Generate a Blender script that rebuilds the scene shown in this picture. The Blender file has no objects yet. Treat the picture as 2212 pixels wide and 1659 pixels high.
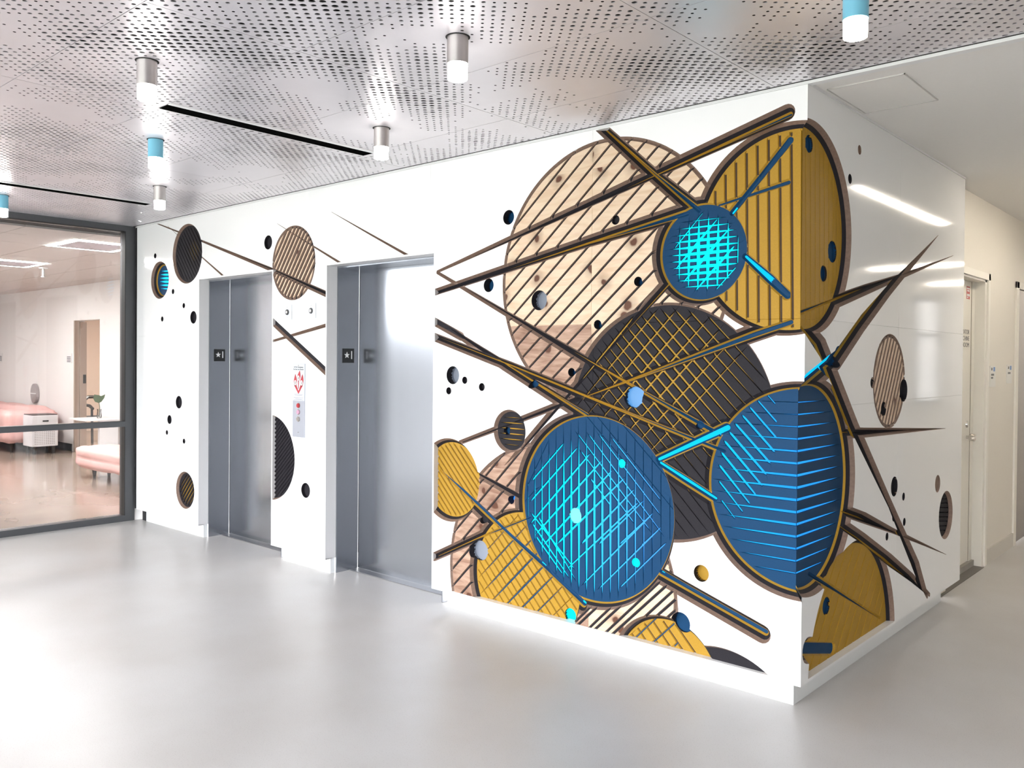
import bpy, bmesh, math, random
import numpy as np
from mathutils import Vector, Matrix, noise
from mathutils.geometry import delaunay_2d_cdt

SC = bpy.context.scene
COL = SC.collection
random.seed(7)
PI = math.pi

# ------------------------------------------------------------------ camera
F_PX, YAW, PITCH, ROLL = 1846.476, 0.72827, -0.01147, 0.00825
CAM = Vector((1.49909, -3.55903, 1.5))
cd = bpy.data.cameras.new('camera')
cd.sensor_fit = 'HORIZONTAL'
cd.sensor_width = 36.0
cd.lens = F_PX / 2212 * 36.0
cd.shift_y = -29.5 / 2212
cd.clip_start = 0.05
cam = bpy.data.objects.new('camera', cd)
COL.objects.link(cam)
cy_, sy_, cp_, sp_ = math.cos(YAW), math.sin(YAW), math.cos(PITCH), math.sin(PITCH)
fwd = Vector((-sy_ * cp_, cy_ * cp_, sp_))
rgt = Vector((cy_, sy_, 0))
upv = rgt.cross(fwd)
r2 = rgt * math.cos(ROLL) + upv * math.sin(ROLL)
u2 = upv * math.cos(ROLL) - rgt * math.sin(ROLL)
m = Matrix(((r2.x, u2.x, -fwd.x, CAM.x), (r2.y, u2.y, -fwd.y, CAM.y), (r2.z, u2.z, -fwd.z, CAM.z), (0, 0, 0, 1)))
cam.matrix_world = m
SC.camera = cam

# ------------------------------------------------------------------ world, exposure, daylight
SC.view_settings.view_transform = 'Standard'
SC.view_settings.look = 'None'
SC.view_settings.gamma = 1.0
SC.view_settings.use_curve_mapping = False
SC.view_settings.exposure = 0.44
SKY_STRENGTH = 15.0
w = bpy.data.worlds.new('overcast_sky')
SC.world = w
w.use_nodes = True
nt = w.node_tree
nt.nodes.clear()
bg = nt.nodes.new('ShaderNodeBackground')
tc = nt.nodes.new('ShaderNodeTexCoord')
sep = nt.nodes.new('ShaderNodeSeparateXYZ')
cr = nt.nodes.new('ShaderNodeValToRGB')
cr.color_ramp.elements[0].position = 0.0
cr.color_ramp.elements[0].color = (0.22, 0.24, 0.22, 1)
cr.color_ramp.elements[1].position = 0.06
cr.color_ramp.elements[1].color = (0.93, 0.96, 1.0, 1)
wo = nt.nodes.new('ShaderNodeOutputWorld')
nt.links.new(tc.outputs['Generated'], sep.inputs[0])
nt.links.new(sep.outputs['Z'], cr.inputs[0])
nt.links.new(cr.outputs[0], bg.inputs[0])
bg.inputs[1].default_value = SKY_STRENGTH
nt.links.new(bg.outputs[0], wo.inputs[0])

def area(name, loc, rot, sx, sy, power, color=(1, 1, 1), portal=False):
    l = bpy.data.lights.new(name, 'AREA')
    l.shape = 'RECTANGLE'
    l.size, l.size_y = sx, sy
    l.energy = power
    l.color = color
    o = bpy.data.objects.new(name, l)
    COL.objects.link(o)
    o.location = loc
    o.rotation_euler = rot
    if portal:
        l.cycles.is_portal = True
    return o

# sky portals in the real window openings behind the camera
area('window_portal_south', (-1.2, -8.04, 1.4), (PI / 2, 0, PI), 9.8, 2.5, 1, portal=True)
area('window_portal_west', (-6.36, -3.25, 2.25), (PI / 2, 0, -PI / 2), 2.3, .45, 1, portal=True)

# ------------------------------------------------------------------ materials
def srgb(r, g, b):
    f = lambda c: (c / 255 / 12.92) if c / 255 <= 0.04045 else ((c / 255 + 0.055) / 1.055) ** 2.4
    return (f(r), f(g), f(b), 1)

MATS = {}
def mat(name, color=(.8, .8, .8, 1), rough=.5, metal=0., spec=.5, emit=None, estr=0., coat=0.):
    if name in MATS:
        return MATS[name]
    M = bpy.data.materials.new(name)
    M.use_nodes = True
    b = M.node_tree.nodes['Principled BSDF']
    c = tuple(color) if len(color) == 4 else tuple(color) + (1,)
    b.inputs['Base Color'].default_value = c
    M.diffuse_color = c
    b.inputs['Roughness'].default_value = rough
    b.inputs['Metallic'].default_value = metal
    b.inputs['Specular IOR Level'].default_value = spec
    b.inputs['Coat Weight'].default_value = coat
    if emit:
        b.inputs['Emission Color'].default_value = tuple(emit[:3]) + (1,)
        b.inputs['Emission Strength'].default_value = estr
    MATS[name] = M
    return M

def nodes(M):
    nt = M.node_tree
    return nt, nt.nodes, nt.links, nt.nodes['Principled BSDF']

def add_noise(M, scale=40., amount=.08, detail=4., bump=0., bscale=None, stretch=(1, 1, 1)):
    """fine mottling of the base colour and an optional bump"""
    nt, N, L, b = nodes(M)
    t = N.new('ShaderNodeTexCoord')
    mp = N.new('ShaderNodeMapping')
    mp.inputs['Scale'].default_value = stretch
    L.new(t.outputs['Object'], mp.inputs[0])
    n = N.new('ShaderNodeTexNoise')
    n.inputs['Scale'].default_value = scale
    n.inputs['Detail'].default_value = detail
    L.new(mp.outputs[0], n.inputs['Vector'])
    base = b.inputs['Base Color'].default_value[:]
    mx = N.new('ShaderNodeMix')
    mx.data_type = 'RGBA'
    mx.inputs[6].default_value = tuple(c * (1 - amount) for c in base[:3]) + (1,)
    mx.inputs[7].default_value = tuple(min(1, c * (1 + amount)) for c in base[:3]) + (1,)
    L.new(n.outputs['Fac'], mx.inputs[0])
    L.new(mx.outputs[2], b.inputs['Base Color'])
    if bump:
        bp = N.new('ShaderNodeBump')
        bp.inputs['Strength'].default_value = bump
        bp.inputs['Distance'].default_value = .002
        L.new(n.outputs['Fac'], bp.inputs['Height'])
        L.new(bp.outputs[0], b.inputs['Normal'])
    return M

WHITE_PANEL = mat('white_laminate', (.86, .86, .86), .075, spec=.5)
PLASTER = add_noise(mat('white_paint', (.82, .81, .79), .6), 60, .02)
BACK_WALL = mat('lobby_paint', (.74, .72, .69), .6)
WARM_LIT = add_noise(mat('warm_lit_paint', (.80, .75, .67), .45), 50, .02)  # cream tone puts the warm corridor light into the wall colour
DRY = add_noise(mat('drywall_ceiling_paint', (.84, .82, .79), .8), 60, .02)
BLACK_MDF = add_noise(mat('black_fibreboard', (.021, .019, .023), .6, spec=.12), 220, .25)
YELLOW_MDF = add_noise(mat('yellow_fibreboard', (.40, .225, .024), .55, spec=.2), 160, .14)
BLUE_MDF = add_noise(mat('blue_fibreboard', (.005, .045, .118), .55, spec=.14), 160, .12)
DARKLINE = mat('black_plastic', (.012, .012, .013), .4)
STEEL_FRAME = mat('dark_grey_anodised_frame', (.085, .088, .095), .38, metal=.3)
BLACK_GASKET = mat('black_gasket', (.008, .008, .009), .5)
CHROME = mat('satin_nickel', (.62, .60, .57), .22, metal=1.)
SIGN_BLACK = mat('sign_black', (.012, .012, .012), .35)
SIGN_WHITE = mat('sign_white', (.80, .80, .80), .4)
RED = mat('sign_red', (.42, .02, .03), .45)
SLOT_BLACK = mat('slot_black', (.004, .004, .004), .9, spec=.0)
PLENUM = mat('dark_plenum', (.02, .018, .018), .9)
PINK = add_noise(mat('pink_velvet', (.74, .46, .43), .85), 90, .06)
NAVY_CLOTH = mat('navy_cloth', (.02, .03, .08), .8)
BROWN_LEG = mat('dark_wood_leg', (.03, .018, .012), .5)
BLUE_TUBE = mat('light_blue_enamel', (.18, .50, .66), .35)
HINGE = mat('hinge_steel', (.5, .5, .5), .35, metal=1.)
LEAF = mat('leaf_green', (.045, .08, .03), .5)
BLACKBASE = mat('black_rubber_base', (.015, .015, .017), .5)

def brushed(name, col, rough, axis_scale, bump=.05):
    M = mat(name, col, rough, metal=1.)
    nt, N, L, b = nodes(M)
    t = N.new('ShaderNodeTexCoord')
    mp = N.new('ShaderNodeMapping')
    mp.inputs['Scale'].default_value = axis_scale
    L.new(t.outputs['Object'], mp.inputs[0])
    n = N.new('ShaderNodeTexNoise')
    n.inputs['Scale'].default_value = 10
    n.inputs['Detail'].default_value = 3
    L.new(mp.outputs[0], n.inputs['Vector'])
    mr = N.new('ShaderNodeMapRange')
    mr.inputs['To Min'].default_value = rough - .05
    mr.inputs['To Max'].default_value = rough + .07
    L.new(n.outputs['Fac'], mr.inputs[0])
    L.new(mr.outputs[0], b.inputs['Roughness'])
    bp = N.new('ShaderNodeBump')
    bp.inputs['Strength'].default_value = bump
    bp.inputs['Distance'].default_value = .001
    L.new(n.outputs['Fac'], bp.inputs['Height'])
    L.new(bp.outputs[0], b.inputs['Normal'])
    return M
STEEL = brushed('brushed_steel', (.44, .46, .50), .2, (40, 40, .6), .04)
TUBE_STEEL = brushed('brushed_aluminium', (.55, .52, .51), .34, (30, 30, 1))

def ceiling_metal():
    M = mat('perforated_aluminium', (.74, .71, .745), .34, metal=.5)
    return add_noise(M, 5, .05)
CEIL_METAL = ceiling_metal()

def ply_edge():
    M = mat('plywood_edge', (.165, .098, .068), .6)
    nt, N, L, b = nodes(M)
    t = N.new('ShaderNodeTexCoord')
    n = N.new('ShaderNodeTexNoise')
    n.inputs['Scale'].default_value = 70
    n.inputs['Detail'].default_value = 5
    L.new(t.outputs['Object'], n.inputs['Vector'])
    wv = N.new('ShaderNodeMix'); wv.data_type = 'RGBA'
    wv.inputs[6].default_value = (.145, .088, .064, 1)
    wv.inputs[7].default_value = (.275, .185, .140, 1)
    L.new(n.outputs['Fac'], wv.inputs[0])
    L.new(wv.outputs[2], b.inputs['Base Color'])
    return M
PLY = ply_edge()

def wood_face():
    M = mat('plywood_face', (.55, .40, .27), .5, spec=.3)
    nt, N, L, b = nodes(M)
    t = N.new('ShaderNodeTexCoord')
    # which plywood sheet a point lies on decides its tone and grain offset
    sx = N.new('ShaderNodeSeparateXYZ'); L.new(t.outputs['Object'], sx.inputs[0])
    u = N.new('ShaderNodeMath'); u.operation = 'ADD'
    L.new(sx.outputs['X'], u.inputs[0]); L.new(sx.outputs['Y'], u.inputs[1])
    def cell(src, off, size):
        a = N.new('ShaderNodeMath'); a.operation = 'ADD'; a.inputs[1].default_value = off
        L.new(src, a.inputs[0])
        d = N.new('ShaderNodeMath'); d.operation = 'DIVIDE'; d.inputs[1].default_value = size
        L.new(a.outputs[0], d.inputs[0])
        f = N.new('ShaderNodeMath'); f.operation = 'FLOOR'
        L.new(d.outputs[0], f.inputs[0])
        return f.outputs[0]
    cu = cell(u.outputs[0], 1.13, 1.22)
    cz = cell(sx.outputs['Z'], -1.69, .80)
    lu = N.new('ShaderNodeMath'); lu.operation = 'LESS_THAN'; lu.inputs[1].default_value = -.5
    L.new(cu, lu.inputs[0])
    cmb = N.new('ShaderNodeCombineXYZ')
    L.new(cu, cmb.inputs[0]); L.new(cz, cmb.inputs[2])
    wn = N.new('ShaderNodeTexWhiteNoise'); wn.noise_dimensions = '3D'
    L.new(cmb.outputs[0], wn.inputs['Vector'])
    # lower sheets are the browner ones
    lo = N.new('ShaderNodeMapRange')
    lo.inputs['From Min'].default_value = -1.; lo.inputs['From Max'].default_value = 0.
    lo.inputs['To Min'].default_value = 1.; lo.inputs['To Max'].default_value = 0.
    L.new(cz, lo.inputs[0])
    lo2 = N.new('ShaderNodeMath'); lo2.operation = 'MULTIPLY'
    L.new(lo.outputs[0], lo2.inputs[0]); L.new(lu.outputs[0], lo2.inputs[1])
    # grain: horizontal streaks with cathedral swirls
    off = N.new('ShaderNodeVectorMath'); off.operation = 'SCALE'; off.inputs[3].default_value = 7.3
    L.new(wn.outputs['Color'], off.inputs[0])
    pos = N.new('ShaderNodeVectorMath'); pos.operation = 'ADD'
    L.new(t.outputs['Object'], pos.inputs[0]); L.new(off.outputs[0], pos.inputs[1])
    mp = N.new('ShaderNodeMapping'); mp.inputs['Scale'].default_value = (1.6, 1.6, 9)
    L.new(pos.outputs[0], mp.inputs[0])
    gr = N.new('ShaderNodeTexNoise'); gr.inputs['Scale'].default_value = 2.2
    gr.inputs['Detail'].default_value = 8; gr.inputs['Distortion'].default_value = 1.6
    L.new(mp.outputs[0], gr.inputs['Vector'])
    fi = N.new('ShaderNodeTexNoise'); fi.inputs['Scale'].default_value = 14
    fi.inputs['Detail'].default_value = 6
    L.new(mp.outputs[0], fi.inputs['Vector'])
    c1 = N.new('ShaderNodeValToRGB')
    c1.color_ramp.elements[0].position = .30; c1.color_ramp.elements[0].color = (.64, .45, .30, 1)
    c1.color_ramp.elements[1].position = .62; c1.color_ramp.elements[1].color = (.74, .58, .42, 1)
    L.new(gr.outputs['Fac'], c1.inputs[0])
    c2 = N.new('ShaderNodeValToRGB')
    c2.color_ramp.elements[0].position = .30; c2.color_ramp.elements[0].color = (.24, .125, .08, 1)
    c2.color_ramp.elements[1].position = .68; c2.color_ramp.elements[1].color = (.52, .345, .25, 1)
    L.new(gr.outputs['Fac'], c2.inputs[0])
    mx = N.new('ShaderNodeMix'); mx.data_type = 'RGBA'
    L.new(lo2.outputs[0], mx.inputs[0]); L.new(c1.outputs[0], mx.inputs[6]); L.new(c2.outputs[0], mx.inputs[7])
    m2 = N.new('ShaderNodeMix'); m2.data_type = 'RGBA'; m2.blend_type = 'MULTIPLY'
    m2.inputs[0].default_value = .10
    L.new(mx.outputs[2], m2.inputs[6]); L.new(fi.outputs['Color'], m2.inputs[7])
    # knots
    vo = N.new('ShaderNodeTexVoronoi'); vo.voronoi_dimensions = '2D'; vo.inputs['Scale'].default_value = 3.7
    dn = N.new('ShaderNodeTexNoise'); dn.inputs['Scale'].default_value = 9
    L.new(pos.outputs[0], dn.inputs['Vector'])
    dm = N.new('ShaderNodeVectorMath'); dm.operation = 'SCALE'; dm.inputs[3].default_value = .06
    L.new(dn.outputs['Color'], dm.inputs[0])
    pk = N.new('ShaderNodeVectorMath'); pk.operation = 'ADD'
    L.new(pos.outputs[0], pk.inputs[0]); L.new(dm.outputs[0], pk.inputs[1])
    ps = N.new('ShaderNodeSeparateXYZ'); L.new(pk.outputs[0], ps.inputs[0])
    pu = N.new('ShaderNodeMath'); pu.operation = 'ADD'
    L.new(ps.outputs['X'], pu.inputs[0]); L.new(ps.outputs['Y'], pu.inputs[1])
    pc = N.new('ShaderNodeCombineXYZ'); L.new(pu.outputs[0], pc.inputs[0]); L.new(ps.outputs['Z'], pc.inputs[1])
    L.new(pc.outputs[0], vo.inputs['Vector'])
    kr = N.new('ShaderNodeValToRGB')
    kr.color_ramp.elements[0].position = .055; kr.color_ramp.elements[0].color = (1, 1, 1, 1)
    kr.color_ramp.elements[1].position = .24; kr.color_ramp.elements[1].color = (0, 0, 0, 1)
    e = kr.color_ramp.elements.new(.085); e.color = (.38, .38, .38, 1)
    L.new(vo.outputs['Distance'], kr.inputs[0])
    m3 = N.new('ShaderNodeMix'); m3.data_type = 'RGBA'
    L.new(kr.outputs[0], m3.inputs[0]); L.new(m2.outputs[2], m3.inputs[6])
    m3.inputs[7].default_value = (.10, .035, .016, 1)
    L.new(m3.outputs[2], b.inputs['Base Color'])
    return M
WOOD = wood_face()

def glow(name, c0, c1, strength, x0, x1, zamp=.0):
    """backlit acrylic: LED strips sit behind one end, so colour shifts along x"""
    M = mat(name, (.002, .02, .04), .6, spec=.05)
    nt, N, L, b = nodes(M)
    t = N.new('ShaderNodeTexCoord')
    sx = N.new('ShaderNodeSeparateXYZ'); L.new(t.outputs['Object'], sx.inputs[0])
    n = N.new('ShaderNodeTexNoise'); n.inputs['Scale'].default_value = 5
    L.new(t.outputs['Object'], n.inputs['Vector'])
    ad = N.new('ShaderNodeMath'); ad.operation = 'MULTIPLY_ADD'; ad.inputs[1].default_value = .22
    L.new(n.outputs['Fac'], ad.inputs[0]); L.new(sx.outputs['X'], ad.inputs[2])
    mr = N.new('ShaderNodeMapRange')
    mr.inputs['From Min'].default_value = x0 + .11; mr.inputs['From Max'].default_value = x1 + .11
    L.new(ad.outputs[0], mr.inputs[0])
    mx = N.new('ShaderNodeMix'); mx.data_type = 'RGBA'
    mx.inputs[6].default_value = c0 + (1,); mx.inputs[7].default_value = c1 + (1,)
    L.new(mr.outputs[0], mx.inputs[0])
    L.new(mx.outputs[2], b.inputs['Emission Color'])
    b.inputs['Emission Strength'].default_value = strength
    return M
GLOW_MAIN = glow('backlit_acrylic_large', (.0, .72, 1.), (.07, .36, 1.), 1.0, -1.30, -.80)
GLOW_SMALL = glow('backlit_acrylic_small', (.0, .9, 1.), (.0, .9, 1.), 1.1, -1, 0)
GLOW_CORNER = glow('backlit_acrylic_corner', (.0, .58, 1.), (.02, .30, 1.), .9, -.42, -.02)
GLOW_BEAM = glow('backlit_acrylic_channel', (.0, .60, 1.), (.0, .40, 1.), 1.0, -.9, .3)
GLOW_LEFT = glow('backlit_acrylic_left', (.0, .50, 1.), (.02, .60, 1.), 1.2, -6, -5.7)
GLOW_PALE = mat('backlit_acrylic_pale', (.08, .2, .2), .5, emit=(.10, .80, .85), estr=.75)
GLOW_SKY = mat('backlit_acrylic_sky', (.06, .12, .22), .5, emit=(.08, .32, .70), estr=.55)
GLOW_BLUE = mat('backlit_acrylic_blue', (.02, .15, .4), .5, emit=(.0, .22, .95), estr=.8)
FROST = mat('frosted_acrylic', (.24, .265, .32), .5)
LAMP_GLOW = mat('lamp_diffuser', (.9, .9, .9), .5, emit=(1., .95, .9), estr=26.)
LAMP_WARM = mat('lamp_diffuser_warm', (.9, .88, .8), .5, emit=(1., .88, .70), estr=26.)
LINEAR = mat('linear_light_diffuser', (.9, .9, .9), .5, emit=(1., .90, .76), estr=58.)
OFFICE_LIGHT = mat('office_light_diffuser', (.9, .9, .9), .5, emit=(1., .97, .96), estr=120.)

def floor_mat():
    M = mat('polished_pale_concrete', (.56, .545, .53), .3, spec=.4)
    nt, N, L, b = nodes(M)
    t = N.new('ShaderNodeTexCoord')
    n = N.new('ShaderNodeTexNoise'); n.inputs['Scale'].default_value = 1.1; n.inputs['Detail'].default_value = 6
    L.new(t.outputs['Object'], n.inputs['Vector'])
    f = N.new('ShaderNodeTexNoise'); f.inputs['Scale'].default_value = 190; f.inputs['Detail'].default_value = 3
    L.new(t.outputs['Object'], f.inputs['Vector'])
    cr = N.new('ShaderNodeValToRGB')
    cr.color_ramp.elements[0].position = .35; cr.color_ramp.elements[0].color = (.50, .475, .455, 1)
    cr.color_ramp.elements[1].position = .65; cr.color_ramp.elements[1].color = (.57, .555, .545, 1)
    L.new(n.outputs['Fac'], cr.inputs[0])
    sp = N.new('ShaderNodeValToRGB')
    sp.color_ramp.elements[0].position = .30; sp.color_ramp.elements[0].color = (.72, .70, .68, 1)
    sp.color_ramp.elements[1].position = .42; sp.color_ramp.elements[1].color = (1, 1, 1, 1)
    L.new(f.outputs['Fac'], sp.inputs[0])
    mx = N.new('ShaderNodeMix'); mx.data_type = 'RGBA'; mx.blend_type = 'MULTIPLY'; mx.inputs[0].default_value = .55
    L.new(cr.outputs[0], mx.inputs[6]); L.new(sp.outputs[0], mx.inputs[7])
    L.new(mx.outputs[2], b.inputs['Base Color'])
    mr = N.new('ShaderNodeMapRange'); mr.inputs['To Min'].default_value = .26; mr.inputs['To Max'].default_value = .38
    L.new(n.outputs['Fac'], mr.inputs[0]); L.new(mr.outputs[0], b.inputs['Roughness'])
    return M
FLOOR = floor_mat()

def lounge_floor_mat():
    M = mat('polished_brown_concrete', (.26, .19, .15), .16)
    nt, N, L, b = nodes(M)
    t = N.new('ShaderNodeTexCoord')
    n = N.new('ShaderNodeTexNoise'); n.inputs['Scale'].default_value = 1.6; n.inputs['Detail'].default_value = 8
    n.inputs['Distortion'].default_value = .2
    L.new(t.outputs['Object'], n.inputs['Vector'])
    cr = N.new('ShaderNodeValToRGB')
    cr.color_ramp.elements[0].position = .3; cr.color_ramp.elements[0].color = (.25, .195, .16, 1)
    cr.color_ramp.elements[1].position = .7; cr.color_ramp.elements[1].color = (.33, .265, .22, 1)
    L.new(n.outputs['Fac'], cr.inputs[0]); L.new(cr.outputs[0], b.inputs['Base Color'])
    return M
LOUNGE_FLOOR = lounge_floor_mat()

def glass_mat():
    M = bpy.data.materials.new('clear_glass'); M.use_nodes = True
    nt = M.node_tree; N = nt.nodes; L = nt.links
    N.clear()
    o = N.new('ShaderNodeOutputMaterial')
    tr = N.new('ShaderNodeBsdfTransparent'); tr.inputs[0].default_value = (.96, .97, .97, 1)
    gl = N.new('ShaderNodeBsdfGlossy'); gl.inputs['Roughness'].default_value = 0.0
    fr = N.new('ShaderNodeFresnel'); fr.inputs[0].default_value = 1.5
    mx = N.new('ShaderNodeMixShader')
    L.new(fr.outputs[0], mx.inputs[0]); L.new(tr.outputs[0], mx.inputs[1]); L.new(gl.outputs[0], mx.inputs[2])
    L.new(mx.outputs[0], o.inputs[0])
    return M
GLASS = glass_mat()

# ------------------------------------------------------------------ builders
class MB:
    """collects boxes, tubes and prisms, then links them as ONE mesh object"""
    def __init__(s):
        s.v, s.f, s.mi = [], [], []
    def box(s, x0, x1, y0, y1, z0, z1, m=0):
        x0, x1 = min(x0, x1), max(x0, x1); y0, y1 = min(y0, y1), max(y0, y1); z0, z1 = min(z0, z1), max(z0, z1)
        b = len(s.v)
        s.v += [(x0, y0, z0), (x1, y0, z0), (x1, y1, z0), (x0, y1, z0), (x0, y0, z1), (x1, y0, z1), (x1, y1, z1), (x0, y1, z1)]
        for q in ((0, 3, 2, 1), (4, 5, 6, 7), (0, 1, 5, 4), (1, 2, 6, 5), (2, 3, 7, 6), (3, 0, 4, 7)):
            s.f.append(tuple(b + i for i in q)); s.mi.append(m)
        return s
    def tube(s, p0, p1, r0, r1=None, n=16, m=0, caps=True):
        r1 = r0 if r1 is None else r1
        p0, p1 = Vector(p0), Vector(p1)
        d = (p1 - p0).normalized()
        a = d.orthogonal().normalized(); c = d.cross(a)
        b = len(s.v)
        for p, r in ((p0, r0), (p1, r1)):
            for i in range(n):
                t = 2 * PI * i / n
                s.v.append(tuple(p + (a * math.cos(t) + c * math.sin(t)) * r))
        for i in range(n):
            j = (i + 1) % n
            s.f.append((b + i, b + j, b + n + j, b + n + i)); s.mi.append(m)
        if caps:
            s.f.append(tuple(b + i for i in reversed(range(n)))); s.mi.append(m)
            s.f.append(tuple(b + n + i for i in range(n))); s.mi.append(m)
        return s
    def path(s, pts, r, n=10, m=0):
        for a, c in zip(pts, pts[1:]):
            s.tube(a, c, r, r, n, m)
        return s
    def lathe(s, c, prof, n=24, m=0):
        b = len(s.v)
        for r, z in prof:
            for i in range(n):
                t = 2 * PI * i / n
                s.v.append((c[0] + r * math.cos(t), c[1] + r * math.sin(t), c[2] + z))
        for k in range(len(prof) - 1):
            for i in range(n):
                j = (i + 1) % n
                s.f.append((b + k * n + i, b + k * n + j, b + (k + 1) * n + j, b + (k + 1) * n + i)); s.mi.append(m)
        s.f.append(tuple(b + i for i in reversed(range(n)))); s.mi.append(m)
        s.f.append(tuple(b + (len(prof) - 1) * n + i for i in range(n))); s.mi.append(m)
        return s
    def prism(s, poly, y0, y1, axis='y', m=0):
        """extrude a 2-D outline; axis y: outline in x,z   axis x: outline in y,z   axis z: outline in x,y"""
        def P(a, c, d):
            return (a, d, c) if axis == 'y' else ((d, a, c) if axis == 'x' else (a, c, d))
        b = len(s.v); n = len(poly)
        for d in (y0, y1):
            for a, c in poly:
                s.v.append(P(a, c, d))
        s.f.append(tuple(b + i for i in range(n))); s.mi.append(m)
        s.f.append(tuple(b + n + i for i in reversed(range(n)))); s.mi.append(m)
        for i in range(n):
            j = (i + 1) % n
            s.f.append((b + i, b + n + i, b + n + j, b + j)); s.mi.append(m)
        return s
    def build(s, name, mats, parent=None, bevel=0., smooth=False, at=None):
        me = bpy.data.meshes.new(name)
        off = Vector(at) if at else Vector((0, 0, 0))
        me.from_pydata([tuple(Vector(v) - off) for v in s.v], [], s.f)
        mats = mats if isinstance(mats, (list, tuple)) else [mats]
        for q in mats:
            me.materials.append(q)
        me.polygons.foreach_set('material_index', s.mi)
        bm = bmesh.new(); bm.from_mesh(me)
        bmesh.ops.recalc_face_normals(bm, faces=bm.faces)
        if bevel:
            es = [e for e in bm.edges if len(e.link_faces) == 2 and e.calc_face_angle(0) > .6]
            bmesh.ops.bevel(bm, geom=es, offset=bevel, segments=2, affect='EDGES', profile=.6)
        bm.to_mesh(me); bm.free()
        if smooth:
            me.polygons.foreach_set('use_smooth', [True] * len(me.polygons))
            try:
                me.set_sharp_from_angle(angle=math.radians(40))
            except Exception:
                pass
        o = bpy.data.objects.new(name, me)
        COL.objects.link(o)
        if parent:
            o.parent = parent
            if at is None:
                o.location = -parent_loc(parent)
            else:
                o.location = off - parent_loc(parent)
        elif at:
            o.location = off
        return o

def parent_loc(p):
    v = Vector((0, 0, 0))
    while p:
        v += Vector(p.location); p = p.parent
    return v

def tag(o, label=None, cat=None, group=None, kind=None):
    if label: o['label'] = label
    if cat: o['category'] = cat
    if group: o['group'] = group
    if kind: o['kind'] = kind
    return o

def thing(name, label, cat, loc, group=None):
    o = bpy.data.objects.new(name, None)
    o.empty_display_size = .1
    COL.objects.link(o); o.location = loc
    return tag(o, label, cat, group)

def struct(name, mb, mats, **k):
    o = mb.build(name, mats, **k)
    if o.parent is None:
        o['kind'] = 'structure'
    return o

def text(name, body, size, m, loc, rot, parent, ext=.0006, align='CENTER', sx=1.):
    """raised lettering as a real mesh"""
    c = bpy.data.curves.new(name, 'FONT')
    c.body = body; c.size = size; c.extrude = ext
    c.align_x = align; c.align_y = 'CENTER'
    c.materials.append(m)
    tmp = bpy.data.objects.new(name, c)
    COL.objects.link(tmp)
    bpy.context.view_layer.update()
    me = bpy.data.meshes.new_from_object(tmp)
    bpy.data.objects.remove(tmp); bpy.data.curves.remove(c)
    me.name = name
    if not me.materials: me.materials.append(m)
    o = bpy.data.objects.new(name, me)
    COL.objects.link(o)
    o.rotation_euler = rot
    o.scale = (sx, 1, 1)
    o.parent = parent
    o.location = Vector(loc) - parent_loc(parent)
    return o

XL, XR0, ZT, ZB, YR = -6.286, 0.0, 2.688, 0.108, 2.485
ZC = 2.70
OPEN = [(-5.153, -4.072, 2.149), (-3.397, -2.318, 2.147)]   # elevator openings in the cladding

# ------------------------------------------------------------------ the carved mural
# Sheets behind the white face: brown plywood, black, yellow, blue fibreboard, backlit acrylic.
WO = [0., .012, .026, .033, .042]          # how far a cut steps in per sheet
DO = [0., .021, .036, .0455, .0560]          # depth of each sheet's face
DISCS = [('wood_disc', 'F', 0, -1.048, 1.928, 0.703), ('black_disc', 'F', 1, -0.695, 1.209, 0.564), ('blue_disc', 'F', 3, -0.515, 2.017, 0.222), ('yellow_disc', 'F', 2, -0.085, 2.08, 0.437), ('blue_disc', 'F', 3, -1.135, 0.733, 0.479), ('blue_disc', 'F', 3, -0.02, 0.948, 0.44), ('black_disc', 'F', 1, -1.691, 1.105, 0.108), ('yellow_disc', 'F', 2, -2.173, 0.784, 0.223), ('wood_disc', 'F', 0, -1.38, 0.289, 0.778), ('yellow_disc', 'F', 2, -1.591, 0.277, 0.378), ('wood_disc', 'F', 0, -1.098, 0.346, 0.49), ('yellow_disc', 'F', 2, -0.679, -0.026, 0.275), ('black_disc', 'F', 1, -0.374, -0.214, 0.394), ('black_disc', 'F', 1, -5.357, 2.378, 0.239), ('blue_disc', 'F', 3, -5.843, 2.184, 0.132), ('black_disc', 'F', 1, -5.376, 0.378, 0.145), ('wood_disc', 'F', 0, -3.801, 2.192, 0.269), ('black_disc', 'F', 1, -4.087, 0.764, 0.305), ('yellow_disc', 'R', 2, 0.06, 2.085, 0.437), ('blue_disc', 'R', 3, 0.132, 0.955, 0.445), ('wood_disc', 'R', 0, 1.086, 1.408, 0.247), ('yellow_disc', 'R', 2, 0.648, 0.073, 0.545), ('black_disc', 'R', 1, 2.152, 0.57, 0.136)]
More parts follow.
